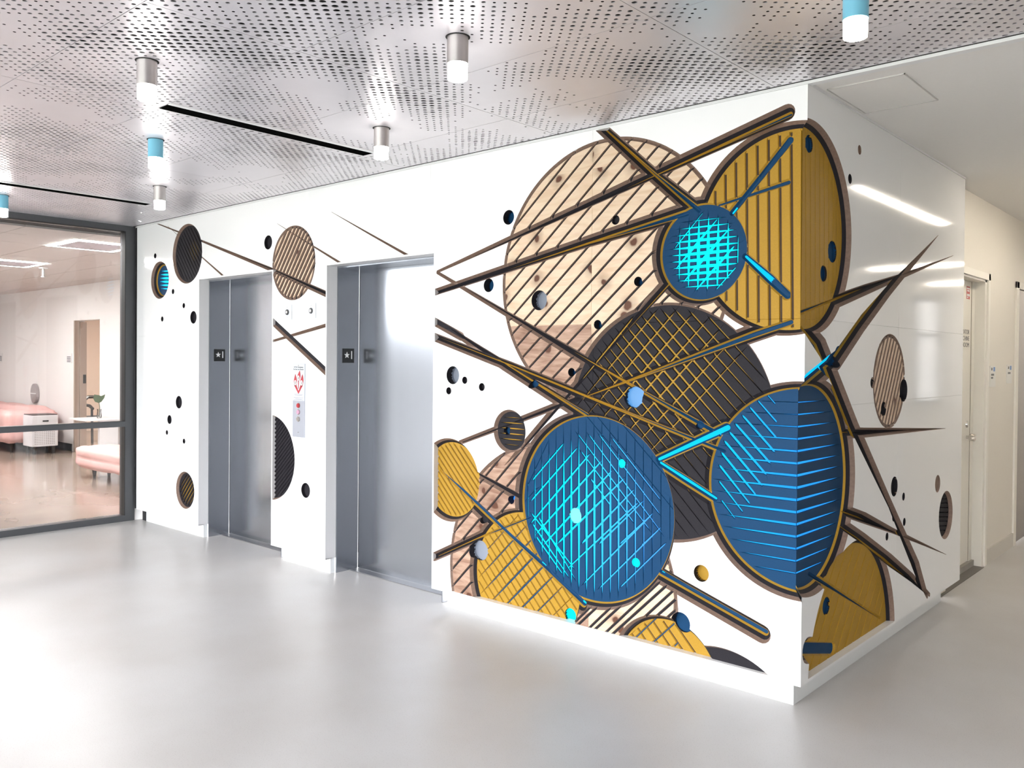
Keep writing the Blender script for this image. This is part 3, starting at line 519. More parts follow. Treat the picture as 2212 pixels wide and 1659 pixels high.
GROOVES = [(0, ((-1.6769, 2.233, -1.2495, 2.5973), (-1.7274, 2.0923, -1.1026, 2.6249), (-1.7451, 1.9796, -0.9885, 2.6245), (-1.7455, 1.8816, -0.8917, 2.6093), (-1.734, 1.7938, -0.8067, 2.584), (-1.7133, 1.7137, -0.731, 2.551), (-1.685, 1.6402, -0.6629, 2.5113), (-1.6498, 1.5725, -0.6016, 2.4659), (-1.6084, 1.5102, -0.5466, 2.4151), (-1.5608, 1.453, -0.4978, 2.3591), (-1.5073, 1.401, -0.4549, 2.2979), (-1.4474, 1.3544, -0.4183, 2.2315), (-1.3809, 1.3134, -0.3884, 2.1593), (-1.307, 1.2787, -0.3659, 2.0808), (-1.2243, 1.2516, -0.3522, 1.9948), (-1.1305, 1.2339, -0.3496, 1.8994), (-1.021, 1.2295, -0.3626, 1.7906), (-0.8842, 1.2485, -0.403, 1.6586)), 0.0074, 0.0066, (-1.048, 1.928, 2.0), 0.0024, 0.007), (1, ((-0.4775, 1.7164, -0.1872, 1.4254), (-0.5807, 1.749, -0.1547, 1.3221), (-0.6622, 1.76, -0.1439, 1.2405), (-0.7325, 1.7597, -0.1444, 1.1703), (-0.7952, 1.7518, -0.1524, 1.1076), (-0.8521, 1.7382, -0.1662, 1.0507), (-0.9044, 1.7198, -0.1847, 0.9985), (-0.9525, 1.6973, -0.2073, 0.9504), (-0.997, 1.6711, -0.2336, 0.906), (-1.038, 1.6415, -0.2633, 0.865), (-1.0758, 1.6086, -0.2962, 0.8273), (-1.1104, 1.5726, -0.3324, 0.7928), (-1.1417, 1.5333, -0.3717, 0.7616), (-1.1698, 1.4906, -0.4144, 0.7336), (-1.1943, 1.4445, -0.4607, 0.7092), (-1.2149, 1.3944, -0.5107, 0.6887), (-1.2312, 1.34, -0.5652, 0.6725), (-1.2424, 1.2805, -0.6248, 0.6615), (-1.247, 1.2144, -0.6909, 0.657), (-1.2426, 1.1392, -0.766, 0.6616), (-1.2234, 1.0492, -0.8559, 0.681), (-1.1658, 0.9208, -0.9842, 0.7389)), 0.0074, 0.0026, (-0.6989, 1.4404, 0.58), 0.0022, 0.009), (1, ((-0.2775, 1.5702, -1.0539, 0.7896), (-0.3321, 1.6249, -1.109, 0.8438), (-0.3943, 1.6719, -1.1563, 0.9058), (-0.4648, 1.7107, -1.1955, 0.9761), (-0.5446, 1.7401, -1.2253, 1.0557), (-0.636, 1.7578, -1.2435, 1.147), (-0.744, 1.7588, -1.2451, 1.255), (-0.884, 1.7276, -1.2146, 1.3952)), 0.007, 0.0026, (-0.775, 1.4719, 0.62), 0.0022, 0.009), (2, ((-0.6322, 2.1691, -0.3997, 2.1705), (-0.6642, 2.1378, -0.3673, 2.1396), (-0.6848, 2.1066, -0.3463, 2.1087), (-0.6979, 2.0754, -0.3328, 2.0777), (-0.7051, 2.0443, -0.3253, 2.0466), (-0.707, 2.0131, -0.323, 2.0155), (-0.7038, 1.9821, -0.3258, 1.9844), (-0.6953, 1.951, -0.3339, 1.9533), (-0.6807, 1.92, -0.3481, 1.9221), (-0.6582, 1.8891, -0.3703, 1.8908), (-0.6229, 1.8582, -0.4051, 1.8595)), 0.0105, 0.002, (-0.505, 2.0024, 0.205), 0.0022, 0.005), (2, ((-0.6438, 2.1526, -0.6457, 1.8832), (-0.5928, 2.1871, -0.5952, 1.8481), (-0.5419, 2.2021, -0.5445, 1.8323), (-0.4912, 2.2025, -0.4938, 1.8312), (-0.4405, 2.1885, -0.443, 1.8444), (-0.39, 2.1561, -0.392, 1.8762), (-0.3398, 2.0823, -0.3407, 1.9492)), 0.0115, 0.002, (-0.505, 2.0024, 0.205), 0.0022, 0.005), (2, ((-0.6761, 2.0444, -0.5154, 2.2103), (-0.6707, 1.9423, -0.4368, 2.1755), (-0.6284, 1.8764, -0.3732, 2.1273), (-0.5608, 1.8352, -0.3533, 2.0392), (-0.4501, 1.837, -0.3465, 1.9387)), 0.01, 0.003, (-0.505, 2.0024, 0.21), 0.0022, 0.005), (3, ((-0.4432, 1.8513, -0.4519, 2.2946), (-0.3894, 1.7834, -0.4007, 2.3646), (-0.3359, 1.737, -0.3491, 2.413), (-0.2828, 1.7038, -0.2973, 2.4482), (-0.2298, 1.6804, -0.2452, 2.4736), (-0.177, 1.6651, -0.193, 2.491), (-0.1243, 1.6568, -0.1407, 2.5013), (-0.0717, 1.6552, -0.0882, 2.505), (-0.0193, 1.6601, -0.0356, 2.5021)), 0.0078, 0.006, (-0.085, 2.08, 2.0), 0.0026, 0.006), (4, ((-0.6791, 0.6317, -0.6816, 0.8449), (-0.7282, 0.5036, -0.7336, 0.9717), (-0.778, 0.432, -0.785, 1.0422), (-0.8279, 0.3811, -0.8362, 1.0919), (-0.8781, 0.343, -0.8872, 1.1288), (-0.9283, 0.3142, -0.9381, 1.1565), (-0.9786, 0.293, -0.9889, 1.1766), (-1.029, 0.2782, -1.0396, 1.1902), (-1.0795, 0.2693, -1.0903, 1.1979), (-1.1301, 0.266, -1.1409, 1.2), (-1.1807, 0.2682, -1.1914, 1.1966), (-1.2313, 0.276, -1.2419, 1.1876), (-1.2821, 0.2898, -1.2923, 1.1727), (-1.3329, 0.31, -1.3426, 1.1513), (-1.3838, 0.3378, -1.3928, 1.1224), (-1.4348, 0.3749, -1.443, 1.0841), (-1.4859, 0.4249, -1.493, 1.0329), (-1.5373, 0.4959, -1.5427, 0.9608), (-1.5894, 0.6252, -1.5918, 0.8303)), 0.0098, 0.002, (-1.1957, 0.663, 0.5), 0.002, 0.005), (4, ((-1.5646, 0.8332, -1.3401, 1.0603), (-1.5755, 0.7157, -1.2442, 1.0471), (-1.5771, 0.5898, -1.159, 1.0249), (-1.54, 0.5345, -1.0837, 0.9939), (-1.4853, 0.4825, -1.0177, 0.9501), (-1.3856, 0.5066, -0.9429, 0.9167), (-1.2217, 0.5312, -0.8844, 0.8656), (-1.1078, 0.5483, -0.8295, 0.8131), (-0.9771, 0.5679, -0.7777, 0.7549), (-0.8464, 0.5812, -0.7315, 0.6909)), 0.0072, 0.0035, (-1.2514, 0.7002, 0.62), 0.002, 0.005), (4, ((-1.3199, 0.3794, -0.8581, 0.803), (-1.2116, 0.3163, -0.7755, 0.7564), (-1.1073, 0.3144, -0.7326, 0.6895), (-0.9736, 0.346, -0.6978, 0.6224)), 0.006, 0.0035, (-1.0776, 0.6875, 0.7), 0.002, 0.005), (4, ((-1.2618, 1.128, -0.7838, 0.6548), (-1.1901, 1.1302, -0.712, 0.6465), (-1.1198, 1.1302, -0.7274, 0.7407), (-1.0352, 1.114, -0.7282, 0.8144), (-1.2357, 1.0344, -0.8823, 0.683), (-1.1628, 0.8866, -1.0284, 0.7558)), 0.0055, 0.003, (-1.0633, 0.8316, 0.6), 0.002, 0.005), (4, ((-1.573, 0.6606, -1.2568, 0.3901), (-1.5195, 0.6451, -1.2472, 0.3312), (-1.5626, 0.6024, -1.2922, 0.3375), (-1.5327, 0.5323, -1.3378, 0.3511)), 0.0075, 0.003, (-1.4326, 0.532, 0.35), 0.002, 0.005), (4, ((-1.5942, 0.7998, -1.448, 1.0599), (-1.608, 0.7161, -1.5308, 0.7917), (-1.1868, 1.2115, -0.9321, 0.9773), (-1.1177, 1.2115, -0.6624, 0.7868), (-0.9753, 1.1948, -0.6713, 0.9092), (-1.4393, 0.2896, -1.3178, 0.1963), (-1.3464, 0.2991, -1.1929, 0.2208)), 0.0028, 0.0025, (-1.135, 0.733, 2.0), 0.003, 0.004), (5, ((-0.2404, 0.5811, 0.0, 0.5811), (-0.3113, 0.6344, 0.0, 0.6344), (-0.3598, 0.6878, 0.0, 0.6878), (-0.3947, 0.7411, 0.0, 0.7411), (-0.4195, 0.7945, 0.0, 0.7945), (-0.4361, 0.8478, 0.0, 0.8478), (-0.4454, 0.9012, 0.0, 0.9012), (-0.448, 0.9545, 0.0, 0.9545), (-0.4438, 1.0079, 0.0, 1.0079), (-0.4328, 1.0612, 0.0, 1.0612), (-0.4142, 1.1146, 0.0, 1.1146), (-0.3872, 1.1679, 0.0, 1.1679), (-0.3494, 1.2213, 0.0, 1.2213), (-0.2965, 1.2747, 0.0, 1.2747), (-0.2169, 1.328, 0.0, 1.328)), 0.0075, 0.0018, (-0.0, 0.9, 0.46), 0.002, 0.005), (5, ((-0.1882, 1.3547, -0.1508, 1.3166), (-0.2357, 1.3305, -0.1412, 1.2339), (-0.2758, 1.3009, -0.1403, 1.162), (-0.3123, 1.2628, -0.1481, 1.0998), (-0.3467, 1.2227, -0.1686, 1.0482), (-0.3756, 1.1825, -0.1861, 0.995), (-0.4013, 1.1405, -0.2061, 0.9442), (-0.4152, 1.0851, -0.232, 0.8954), (-0.4247, 1.0251, -0.263, 0.8547), (-0.4238, 0.9495, -0.2977, 0.8147), (-0.4099, 0.8614, -0.3371, 0.7805)), 0.0075, 0.003, (-0.3018, 1.0801, 0.4), 0.002, 0.005), (6, ((-1.7514, 1.1796, -1.6298, 1.1789), (-1.7763, 1.1491, -1.6052, 1.1481), (-1.786, 1.1185, -1.5958, 1.1174), (-1.7855, 1.0878, -1.5967, 1.0868), (-1.7742, 1.0571, -1.6083, 1.0562), (-1.746, 1.0263, -1.6369, 1.0257)), 0.0055, 0.002, (-1.6887, 1.1041, 0.115), 0.002, 0.009), (7, ((-2.1123, 0.9861, -1.9704, 0.8428), (-2.1654, 0.9949, -1.9621, 0.7897), (-2.2071, 0.9922, -1.9651, 0.748), (-2.2425, 0.9832, -1.9744, 0.7127), (-2.2734, 0.9696, -1.9883, 0.6819), (-2.3004, 0.9522, -2.006, 0.655), (-2.3241, 0.9313, -2.0271, 0.6316), (-2.3444, 0.907, -2.0515, 0.6115), (-2.3613, 0.8793, -2.0795, 0.5949), (-2.3742, 0.8476, -2.1113, 0.5822), (-2.3823, 0.811, -2.148, 0.5745), (-2.3833, 0.7673, -2.1916, 0.5738), (-2.3704, 0.7095, -2.2493, 0.5873)), 0.0066, 0.0045, (-2.173, 0.784, 0.5), 0.0028, 0.006), (8, ((-1.0101, -0.3909, -0.6998, -0.0803), (-1.1832, -0.4596, -0.6313, 0.0928), (-1.3099, -0.4818, -0.6091, 0.2195), (-1.4166, -0.4841, -0.6069, 0.3262), (-1.5108, -0.4739, -0.6172, 0.4204), (-1.5957, -0.4543, -0.6368, 0.5053), (-1.6732, -0.4273, -0.6639, 0.5828), (-1.7443, -0.3939, -0.6974, 0.6538), (-1.8096, -0.3548, -0.7365, 0.7191), (-1.8697, -0.3104, -0.781, 0.7792), (-1.9247, -0.2609, -0.8305, 0.8341), (-1.9747, -0.2064, -0.8851, 0.8841), (-2.0196, -0.1468, -0.9447, 0.929), (-2.0593, -0.082, -1.0095, 0.9686), (-2.0933, -0.0115, -1.08, 1.0025), (-2.121, 0.0653, -1.1569, 1.0301), (-2.1413, 0.1495, -1.2411, 1.0504), (-2.1526, 0.2427, -1.3343, 1.0616), (-2.1517, 0.3481, -1.4397, 1.0607), (-2.1319, 0.4724, -1.564, 1.0408), (-2.0707, 0.6382, -1.7298, 0.9795)), 0.0076, 0.0066, (-1.38, 0.289, 3.0), 0.0026, 0.007), (9, ((-1.9167, 0.11, -1.7799, -0.0365), (-1.9505, 0.2081, -1.6844, -0.0769), (-1.957, 0.2771, -1.6161, -0.0881), (-1.9525, 0.3342, -1.5588, -0.0876), (-1.9411, 0.3838, -1.5085, -0.0796), (-1.9244, 0.4279, -1.4633, -0.066), (-1.9035, 0.4675, -1.4224, -0.0479), (-1.8789, 0.503, -1.3853, -0.0257), (-1.8508, 0.5348, -1.3516, 0.0001), (-1.8193, 0.563, -1.3213, 0.0296), (-1.7845, 0.5877, -1.2944, 0.0626), (-1.7461, 0.6085, -1.2709, 0.0995), (-1.7039, 0.6252, -1.2514, 0.1405), (-1.6571, 0.637, -1.2364, 0.1863), (-1.6047, 0.6427, -1.2271, 0.2382), (-1.5443, 0.64, -1.2256, 0.2986), (-1.4702, 0.6225, -1.238, 0.3738)), 0.0072, 0.005, (-1.591, 0.277, 0.6), 0.003, 0.006), (9, ((-1.9512, 0.3418, -1.6457, 0.6389), (-1.954, 0.2303, -1.5342, 0.6386), (-1.9317, 0.1433, -1.4478, 0.6138), (-1.8938, 0.0714, -1.377, 0.5739), (-1.8432, 0.0118, -1.3189, 0.5217), (-1.7806, -0.036, -1.2728, 0.4578), (-1.7047, -0.0709, -1.2401, 0.3809), (-1.6109, -0.0885, -1.2251, 0.2867), (-1.4828, -0.0726, -1.2445, 0.1591)), 0.0078, 0.003, (-1.6272, 0.2905, 0.4), 0.003, 0.0063), (10, ((-0.8474, -0.0704, -0.6883, 0.0845), (-1.0224, -0.1341, -0.6201, 0.2578), (-1.1366, -0.1385, -0.6127, 0.3718), (-1.2292, -0.1219, -0.6268, 0.4649), (-1.3083, -0.0921, -0.6545, 0.5447), (-1.3768, -0.0521, -0.6927, 0.6142), (-1.4361, -0.0031, -0.7402, 0.6749), (-1.4868, 0.0544, -0.7963, 0.727), (-1.5285, 0.1205, -0.8613, 0.7705), (-1.5604, 0.1963, -0.9362, 0.8043), (-1.58, 0.284, -1.0233, 0.8262), (-1.5821, 0.3887, -1.128, 0.8311), (-1.5485, 0.5283, -1.2684, 0.8012)), 0.0076, 0.0066, (-1.098, 0.346, 3.0), 0.0026, 0.007), (11, ((-0.9268, -0.1141, -0.7793, -0.2691), (-0.942, -0.0256, -0.6917, -0.2887), (-0.934, 0.0385, -0.6272, -0.2839), (-0.9147, 0.0908, -0.5741, -0.2672), (-0.8873, 0.1346, -0.529, -0.242), (-0.8531, 0.1711, -0.4908, -0.2097), (-0.8122, 0.2008, -0.4591, -0.1703), (-0.7642, 0.2228, -0.4347, -0.1235), (-0.7072, 0.2355, -0.4192, -0.0672), (-0.6363, 0.2335, -0.4177, 0.0037)), 0.0075, 0.005, (-0.679, -0.026, 0.6), 0.003, 0.006), (11, ((-0.8669, 0.1192, -0.7455, 0.2443), (-0.7642, 0.1189, -0.6466, 0.2364), (-0.6453, 0.126, -0.6262, 0.1473)), 0.007, 0.005, (-0.679, -0.026, 1.0), 0.004, 0.0063), (13, ((-5.5782, 2.3272, -5.4414, 2.1673), (-5.5837, 2.3889, -5.3812, 2.1523), (-5.5765, 2.4359, -5.3337, 2.1522), (-5.5624, 2.4747, -5.2932, 2.1602), (-5.5433, 2.5077, -5.2576, 2.1739), (-5.52, 2.5359, -5.2261, 2.1925), (-5.493, 2.5597, -5.1984, 2.2156), (-5.4622, 2.5791, -5.1745, 2.243), (-5.4274, 2.5938, -5.1547, 2.2751), (-5.3878, 2.6029, -5.1396, 2.3128), (-5.3418, 2.6045, -5.1309, 2.358), (-5.2848, 2.5932, -5.1332, 2.4161)), 0.008, 0.004, (-5.2877, 2.3971, 0.26), 0.0022, 0.009), (14, ((-5.9143, 2.2704, -5.7622, 2.2616), (-5.9395, 2.2408, -5.7406, 2.2293), (-5.9518, 2.2104, -5.7318, 2.1977), (-5.9549, 2.1796, -5.7323, 2.1667), (-5.9491, 2.1482, -5.7417, 2.1362), (-5.9321, 2.1161, -5.7623, 2.1063)), 0.0125, 0.003, (-5.8147, 2.189, 0.125), 0.0022, 0.005), (15, ((-5.5089, 0.3831, -5.3816, 0.5109), (-5.5037, 0.3409, -5.3395, 0.5059), (-5.4892, 0.3082, -5.3067, 0.4915), (-5.4681, 0.2821, -5.2805, 0.4705), (-5.441, 0.262, -5.2602, 0.4435), (-5.4071, 0.2487, -5.2468, 0.4097), (-5.363, 0.2456, -5.2436, 0.3656)), 0.01, 0.005, (-5.376, 0.378, 0.2), 0.0022, 0.009), (16, ((-4.0612, 2.2128, -3.8837, 2.4396), (-4.0589, 2.1521, -3.8242, 2.452), (-4.0467, 2.1041, -3.7746, 2.4517), (-4.0284, 2.0639, -3.7312, 2.4435), (-4.0054, 2.0297, -3.6925, 2.4294), (-3.9784, 2.0006, -3.6578, 2.4102), (-3.9477, 1.9762, -3.6267, 2.3863), (-3.9134, 1.9564, -3.5993, 2.3576), (-3.8751, 1.9417, -3.5759, 2.324), (-3.8323, 1.9329, -3.557, 2.2846), (-3.7835, 1.9316, -3.544, 2.2375), (-3.7254, 1.9422, -3.5403, 2.1786)), 0.014, 0.012, (-3.801, 2.192, 1.0), 0.006, 0.011), (17, ((-4.3396, 0.9124, -4.1971, 1.0355), (-4.3641, 0.8593, -4.1411, 1.052), (-4.375, 0.8179, -4.0985, 1.0568), (-4.3794, 0.782, -4.0624, 1.056), (-4.3797, 0.7499, -4.0305, 1.0515), (-4.3767, 0.7204, -4.0018, 1.0443), (-4.3713, 0.6931, -3.9756, 1.035), (-4.3637, 0.6677, -3.9515, 1.0238), (-4.3542, 0.6439, -3.9293, 1.011), (-4.343, 0.6215, -3.9089, 0.9966), (-4.3302, 0.6006, -3.89, 0.9809), (-4.3159, 0.581, -3.8728, 0.9639), (-4.3, 0.5628, -3.857, 0.9455), (-4.2826, 0.5458, -3.8427, 0.9258), (-4.2636, 0.5302, -3.83, 0.9048), (-4.243, 0.516, -3.819, 0.8824), (-4.2207, 0.5033, -3.8096, 0.8584), (-4.1965, 0.4922, -3.8022, 0.8329), (-4.1701, 0.483, -3.7969, 0.8054), (-4.1412, 0.476, -3.7942, 0.7758), (-4.109, 0.4718, -3.7947, 0.7434), (-4.0725, 0.4714, -3.7996, 0.7072), (-4.0293, 0.4767, -3.8112, 0.6652), (-3.9714, 0.4948, -3.8374, 0.6105)), 0.01, 0.008, (-4.087, 0.764, 1.0), 0.004, 0.008), (18, ((-0.0346, 2.4993, -0.0093, 1.6657), (0.0168, 2.5078, 0.0425, 1.6604), (0.0684, 2.5099, 0.0941, 1.6614), (0.1202, 2.5057, 0.1455, 1.6687), (0.1722, 2.4949, 0.1968, 1.6826), (0.2244, 2.4769, 0.2478, 1.7037), (0.2768, 2.4505, 0.2985, 1.7332), (0.3296, 2.4136, 0.349, 1.7733), (0.3828, 2.3614, 0.3989, 1.8286), (0.4369, 2.2814, 0.4481, 1.9117)), 0.0042, 0.0035, (0.06, 2.085, 2.0), 0.0022, 0.006), (19, ((0.0, 0.5811, 0.3504, 0.5811), (0.0, 0.6344, 0.423, 0.6344), (0.0, 0.6878, 0.4727, 0.6878), (0.0, 0.7411, 0.5085, 0.7411), (0.0, 0.7945, 0.5342, 0.7945), (0.0, 0.8478, 0.5515, 0.8478), (0.0, 0.9012, 0.5616, 0.9012), (0.0, 0.9545, 0.565, 0.9545), (0.0, 1.0079, 0.5618, 1.0079), (0.0, 1.0612, 0.5518, 1.0612), (0.0, 1.1146, 0.5345, 1.1146), (0.0, 1.1679, 0.509, 1.1679), (0.0, 1.2213, 0.4734, 1.2213), (0.0, 1.2747, 0.424, 1.2747), (0.0, 1.328, 0.3519, 1.328)), 0.0075, 0.0018, (0.0, 0.9, 0.6), 0.002, 0.005), (20, ((0.9342, 1.5952, 0.8504, 1.4589), (1.0086, 1.6362, 0.8474, 1.374), (1.065, 1.6481, 0.8623, 1.3183), (1.1138, 1.6474, 0.8849, 1.2751), (1.1573, 1.6382, 0.9128, 1.2404), (1.1966, 1.6221, 0.9449, 1.2126), (1.232, 1.5998, 0.9808, 1.1912), (1.2635, 1.571, 1.0207, 1.176), (1.2907, 1.5353, 1.0649, 1.1679), (1.3124, 1.4907, 1.1145, 1.1687), (1.3258, 1.4324, 1.1725, 1.183)), 0.01, 0.0085, (1.086, 1.408, 1.0), 0.004, 0.01), (21, ((0.4856, 0.5807, 0.1275, 0.1878), (0.6148, 0.605, 0.1152, 0.0568), (0.7186, 0.6013, 0.1285, -0.0461), (0.8076, 0.5815, 0.1564, -0.133), (0.8859, 0.55, 0.1951, -0.208), (0.9552, 0.5085, 0.2427, -0.2732), (1.0164, 0.4582, 0.2985, -0.3294), (1.0696, 0.3991, 0.3623, -0.377), (1.1145, 0.3308, 0.4344, -0.4153), (1.1499, 0.2523, 0.5159, -0.4434), (1.1737, 0.1609, 0.6091, -0.4586), (1.1805, 0.0509, 0.7192, -0.4552), (1.1534, -0.0964, 0.8634, -0.4145)), 0.0056, 0.003, (0.6578, 0.2991, 0.7), 0.0024, 0.006), (22, ((2.0892, 0.6769, 2.2396, 0.6578), (2.0593, 0.6524, 2.2624, 0.6266), (2.0415, 0.6263, 2.2731, 0.5969), (2.0315, 0.5993, 2.276, 0.5682), (2.028, 0.5714, 2.2724, 0.5403), (2.031, 0.5427, 2.2623, 0.5133), (2.0419, 0.513, 2.2444, 0.4873), (2.0649, 0.4818, 2.2143, 0.4628)), 0.004, 0.004, (2.152, 0.57, 1.0), 0.004, 0.01)]

LIP = .009
# regions kept on each wall and the raised lip (uncarved rim) along their free edges
def front_margin(u, z):
    d = np.minimum(z - ZB - .003, ZT - .002 - z)
    for x0, x1, zt in OPEN:
        dx = np.maximum(np.maximum(x0 - u, u - x1), z - zt)
        d = np.minimum(d, dx)
    return d
def right_margin(u, z):
    return np.minimum(np.minimum(z - ZB - .003, ZT - .002 - z), YR - u)

HOLE_DEPTH = dict(dark=.026, navy=.050, frost=.0562, skyglow=.0562, glow=.0562, glowpale=.0562, blueglow=.0562, yellow=.038, brown=.010)

def interp_depth(d):
    return np.interp(d, WO, DO)

def build_wall(side):
    feats = []         # dicts
    # --- discs
    for i, (nm, wl, kind, u, z, R) in enumerate(DISCS):
        if wl != side: continue
        feats.append(dict(t='disc', own=('disc', i), kind=kind, u=u, z=z, R=R))
        if kind == 0:
            feats.append(dict(t='ring', own=('disc', i), u=u, z=z, R=R - .010, hw=.010, d=.0125))
    for i, (wl, nodes_) in enumerate(BEAMS):
        if wl == side:
            feats.append(dict(t='beam', own=('beam', i), n=nodes_))
    for i, (wl, u, z, R, k) in enumerate(HOLES):
        if wl == side:
            feats.append(dict(t='hole', own=('hole', i), u=u, z=z, R=R, k=k, d=HOLE_DEPTH[k]))
    for gi, (di, segs, h0, hmin, dome, e, dcap) in enumerate(GROOVES):
        if DISCS[di][1] != side: continue
        base = 0.0012 if DISCS[di][2] == 0 else DO[DISCS[di][2]]
        taper = hmin < .6 * h0
        for s in segs:
            a = np.array(s[:2]); b = np.array(s[2:])
            ts = np.array([0, .06, .2, .36, .5, .64, .8, .94, 1.]) if taper else np.array([0, 1.])
            P = a[None] + (b - a)[None] * ts[:, None]
            rr = np.hypot(P[:, 0] - dome[0], P[:, 1] - dome[1]) / dome[2]
            hw = np.maximum(hmin, h0 * (1 - rr ** 2))
            if taper:
                hw[0] = .0004; hw[-1] = .0004
            feats.append(dict(t='groove', own=('disc', di), P=P, ts=ts, hw=hw, e=e, d=dcap, base=base, kind=DISCS[di][2]))
    # panel joints: hairline V grooves in the white face and everything below
    umin, umax = (XL, 0.) if side == 'F' else (0., YR)

    # --- contour lines for the triangulation
    pts, edges = [], []
    def poly(P, closed=True):
        b = len(pts)
        pts.extend(P)
        n = len(P)
        for i in range(n - (0 if closed else 1)):
            edges.append((b + i, b + (i + 1) % n))
    def circle(u, z, r, n):
        if r > .0004:
            poly([(u + r * math.cos(2 * PI * i / n + .013), z + r * math.sin(2 * PI * i / n + .013)) for i in range(n)])
    def capsule(p0, p1, r0, r1):
        """outline of a tapered bar with round ends"""
        a = np.array(p0); b = np.array(p1)
        d = (b - a); L = np.hypot(*d); d = d / L; ang = math.atan2(d[1], d[0])
        out = []
        for c, r, s in ((a, r0, PI / 2), (b, r1, -PI / 2)):
            if r < .0009:
                out.append(tuple(c)); continue
            k = 9 if r > .006 else 5
            for i in range(k):
                t = ang + s + PI * i / (k - 1)
                out.append((c[0] + r * math.cos(t), c[1] + r * math.sin(t)))
        poly(out)
    for f in feats:
        if f['t'] == 'disc':
            R = f['R']; n = 128 if R > .4 else (96 if R > .2 else 56)
            if f['kind'] == 0:
                circle(f['u'], f['z'], R, n)
            else:
                for j in range(f['kind'] + 1):
                    circle(f['u'], f['z'], R + WO[f['kind']] - WO[j], n)
        elif f['t'] == 'ring':
            R = f['R']; n = 128 if R > .4 else (96 if R > .2 else 56)
            for r in (R, R - f['hw']):
                circle(f['u'], f['z'], r, n)
        elif f['t'] == 'hole':
            n = 28 if f['R'] > .03 else 20
            ks = [0., .0003] + [.0003 + .0016 * d / .056 for d in (DO[1:]) if d < f['d'] - .001] + [.0019]
            for k in ks:
                circle(f['u'], f['z'], f['R'] - k, n)
        elif f['t'] == 'beam':
            N_ = f['n']
            for (u0, z0, h0, c0), (u1, z1, h1, c1) in zip(N_, N_[1:]):
                for j in range(5):
                    if max(h0, h1) - WO[j] < .001: continue
                    a, b = np.array((u0, z0)), np.array((u1, z1))
                    ra, rb_ = h0 - WO[j], h1 - WO[j]
                    if ra < 0:      # contour starts part way along
                        t = (0 - ra) / (rb_ - ra); a = a + (b - a) * t; ra = 0.0005
                    if rb_ < 0:
                        t = ra / (ra - rb_); b = a + (b - a) * t; rb_ = 0.0005
                    if np.hypot(*(b - a)) > .004:
                        capsule(a, b, ra, rb_)
                d0 = np.interp(c0, DO, WO); d1 = np.interp(c1, DO, WO)
                if h0 > d0 + .001 and h1 > d1 + .001 and abs(c0 - .056) > .0005:
                    capsule((u0, z0), (u1, z1), h0 - d0, h1 - d1)
                poly([(u0, z0), (u1, z1)], closed=False)
        elif f['t'] == 'groove':
            P, hw, e = f['P'], f['hw'], f['e']
            d = (P[-1] - P[0]) / np.hypot(*(P[-1] - P[0])); nn = np.array([-d[1], d[0]])
            up = [tuple(P[i] + nn * hw[i]) for i in range(len(P))]
            dn = [tuple(P[i] - nn * hw[i]) for i in reversed(range(len(P)))]
            poly(up + dn)
            inn = hw - e
            ok = inn > .0002
            if ok.any():
                # inner floor outline, with its ends where the groove gets deep enough
                tt = list(f['ts']); lo, hi = None, None
                us, ds = [], []
                for i in range(len(P)):
                    if i and (ok[i] != ok[i - 1]):
                        t = (0 - inn[i - 1]) / (inn[i] - inn[i - 1])
                        q = P[i - 1] + (P[i] - P[i - 1]) * t
                        us.append(tuple(q))
                    if ok[i]:
                        us.append(tuple(P[i] + nn * inn[i])); ds.append(tuple(P[i] - nn * inn[i]))
                poly(us + ds[::-1])
                if not ok.all():
                    poly([tuple(q) for q in P], closed=False)
            else:
                poly([tuple(q) for q in P], closed=False)
    # borders, lips and joints
    def seg(a, b): poly([a, b], closed=False)
    for dz in (0, .0035 + LIP, .0035 + LIP + .0015):
        seg((umin, ZB + dz), (umax, ZB + dz))
    for dz in (0, .004, .0055):
        seg((umin, ZT - dz), (umax, ZT - dz))
    seg((umin, ZB), (umin, ZT)); seg((umax, ZB), (umax, ZT))
    if side == 'F':
        for x0, x1, zt in OPEN:
            for k in (0, LIP, LIP + .0015):
                poly([(x0 - k, ZB), (x0 - k, zt + k), (x1 + k, zt + k), (x1 + k, ZB)], closed=False)
    else:
        for k in (LIP, LIP + .0015):
            seg((YR - k, ZB), (YR - k, ZT))
    JH = .0011
    joints = [('z', 1.693)] + ([('u', -1.132), ('u', -2.352 + .0), ('u', -3.62)] if side == 'F' else [('z', 1.302), ('u', 1.22)])
    jl = []
    for ax, c in joints:
        for k in (-JH, 0, JH):
            if ax == 'z': seg((umin, c + k), (umax, c + k))
            else: seg((c + k, ZB), (c + k, ZT))
        jl.append((ax, c))

    vv = [Vector(p) for p in pts]
    ov, oe, of, *_ = delaunay_2d_cdt(vv, edges, [], 0, 1e-6)
    V = np.array([(v.x, v.y) for v in ov]); T = np.array(of)

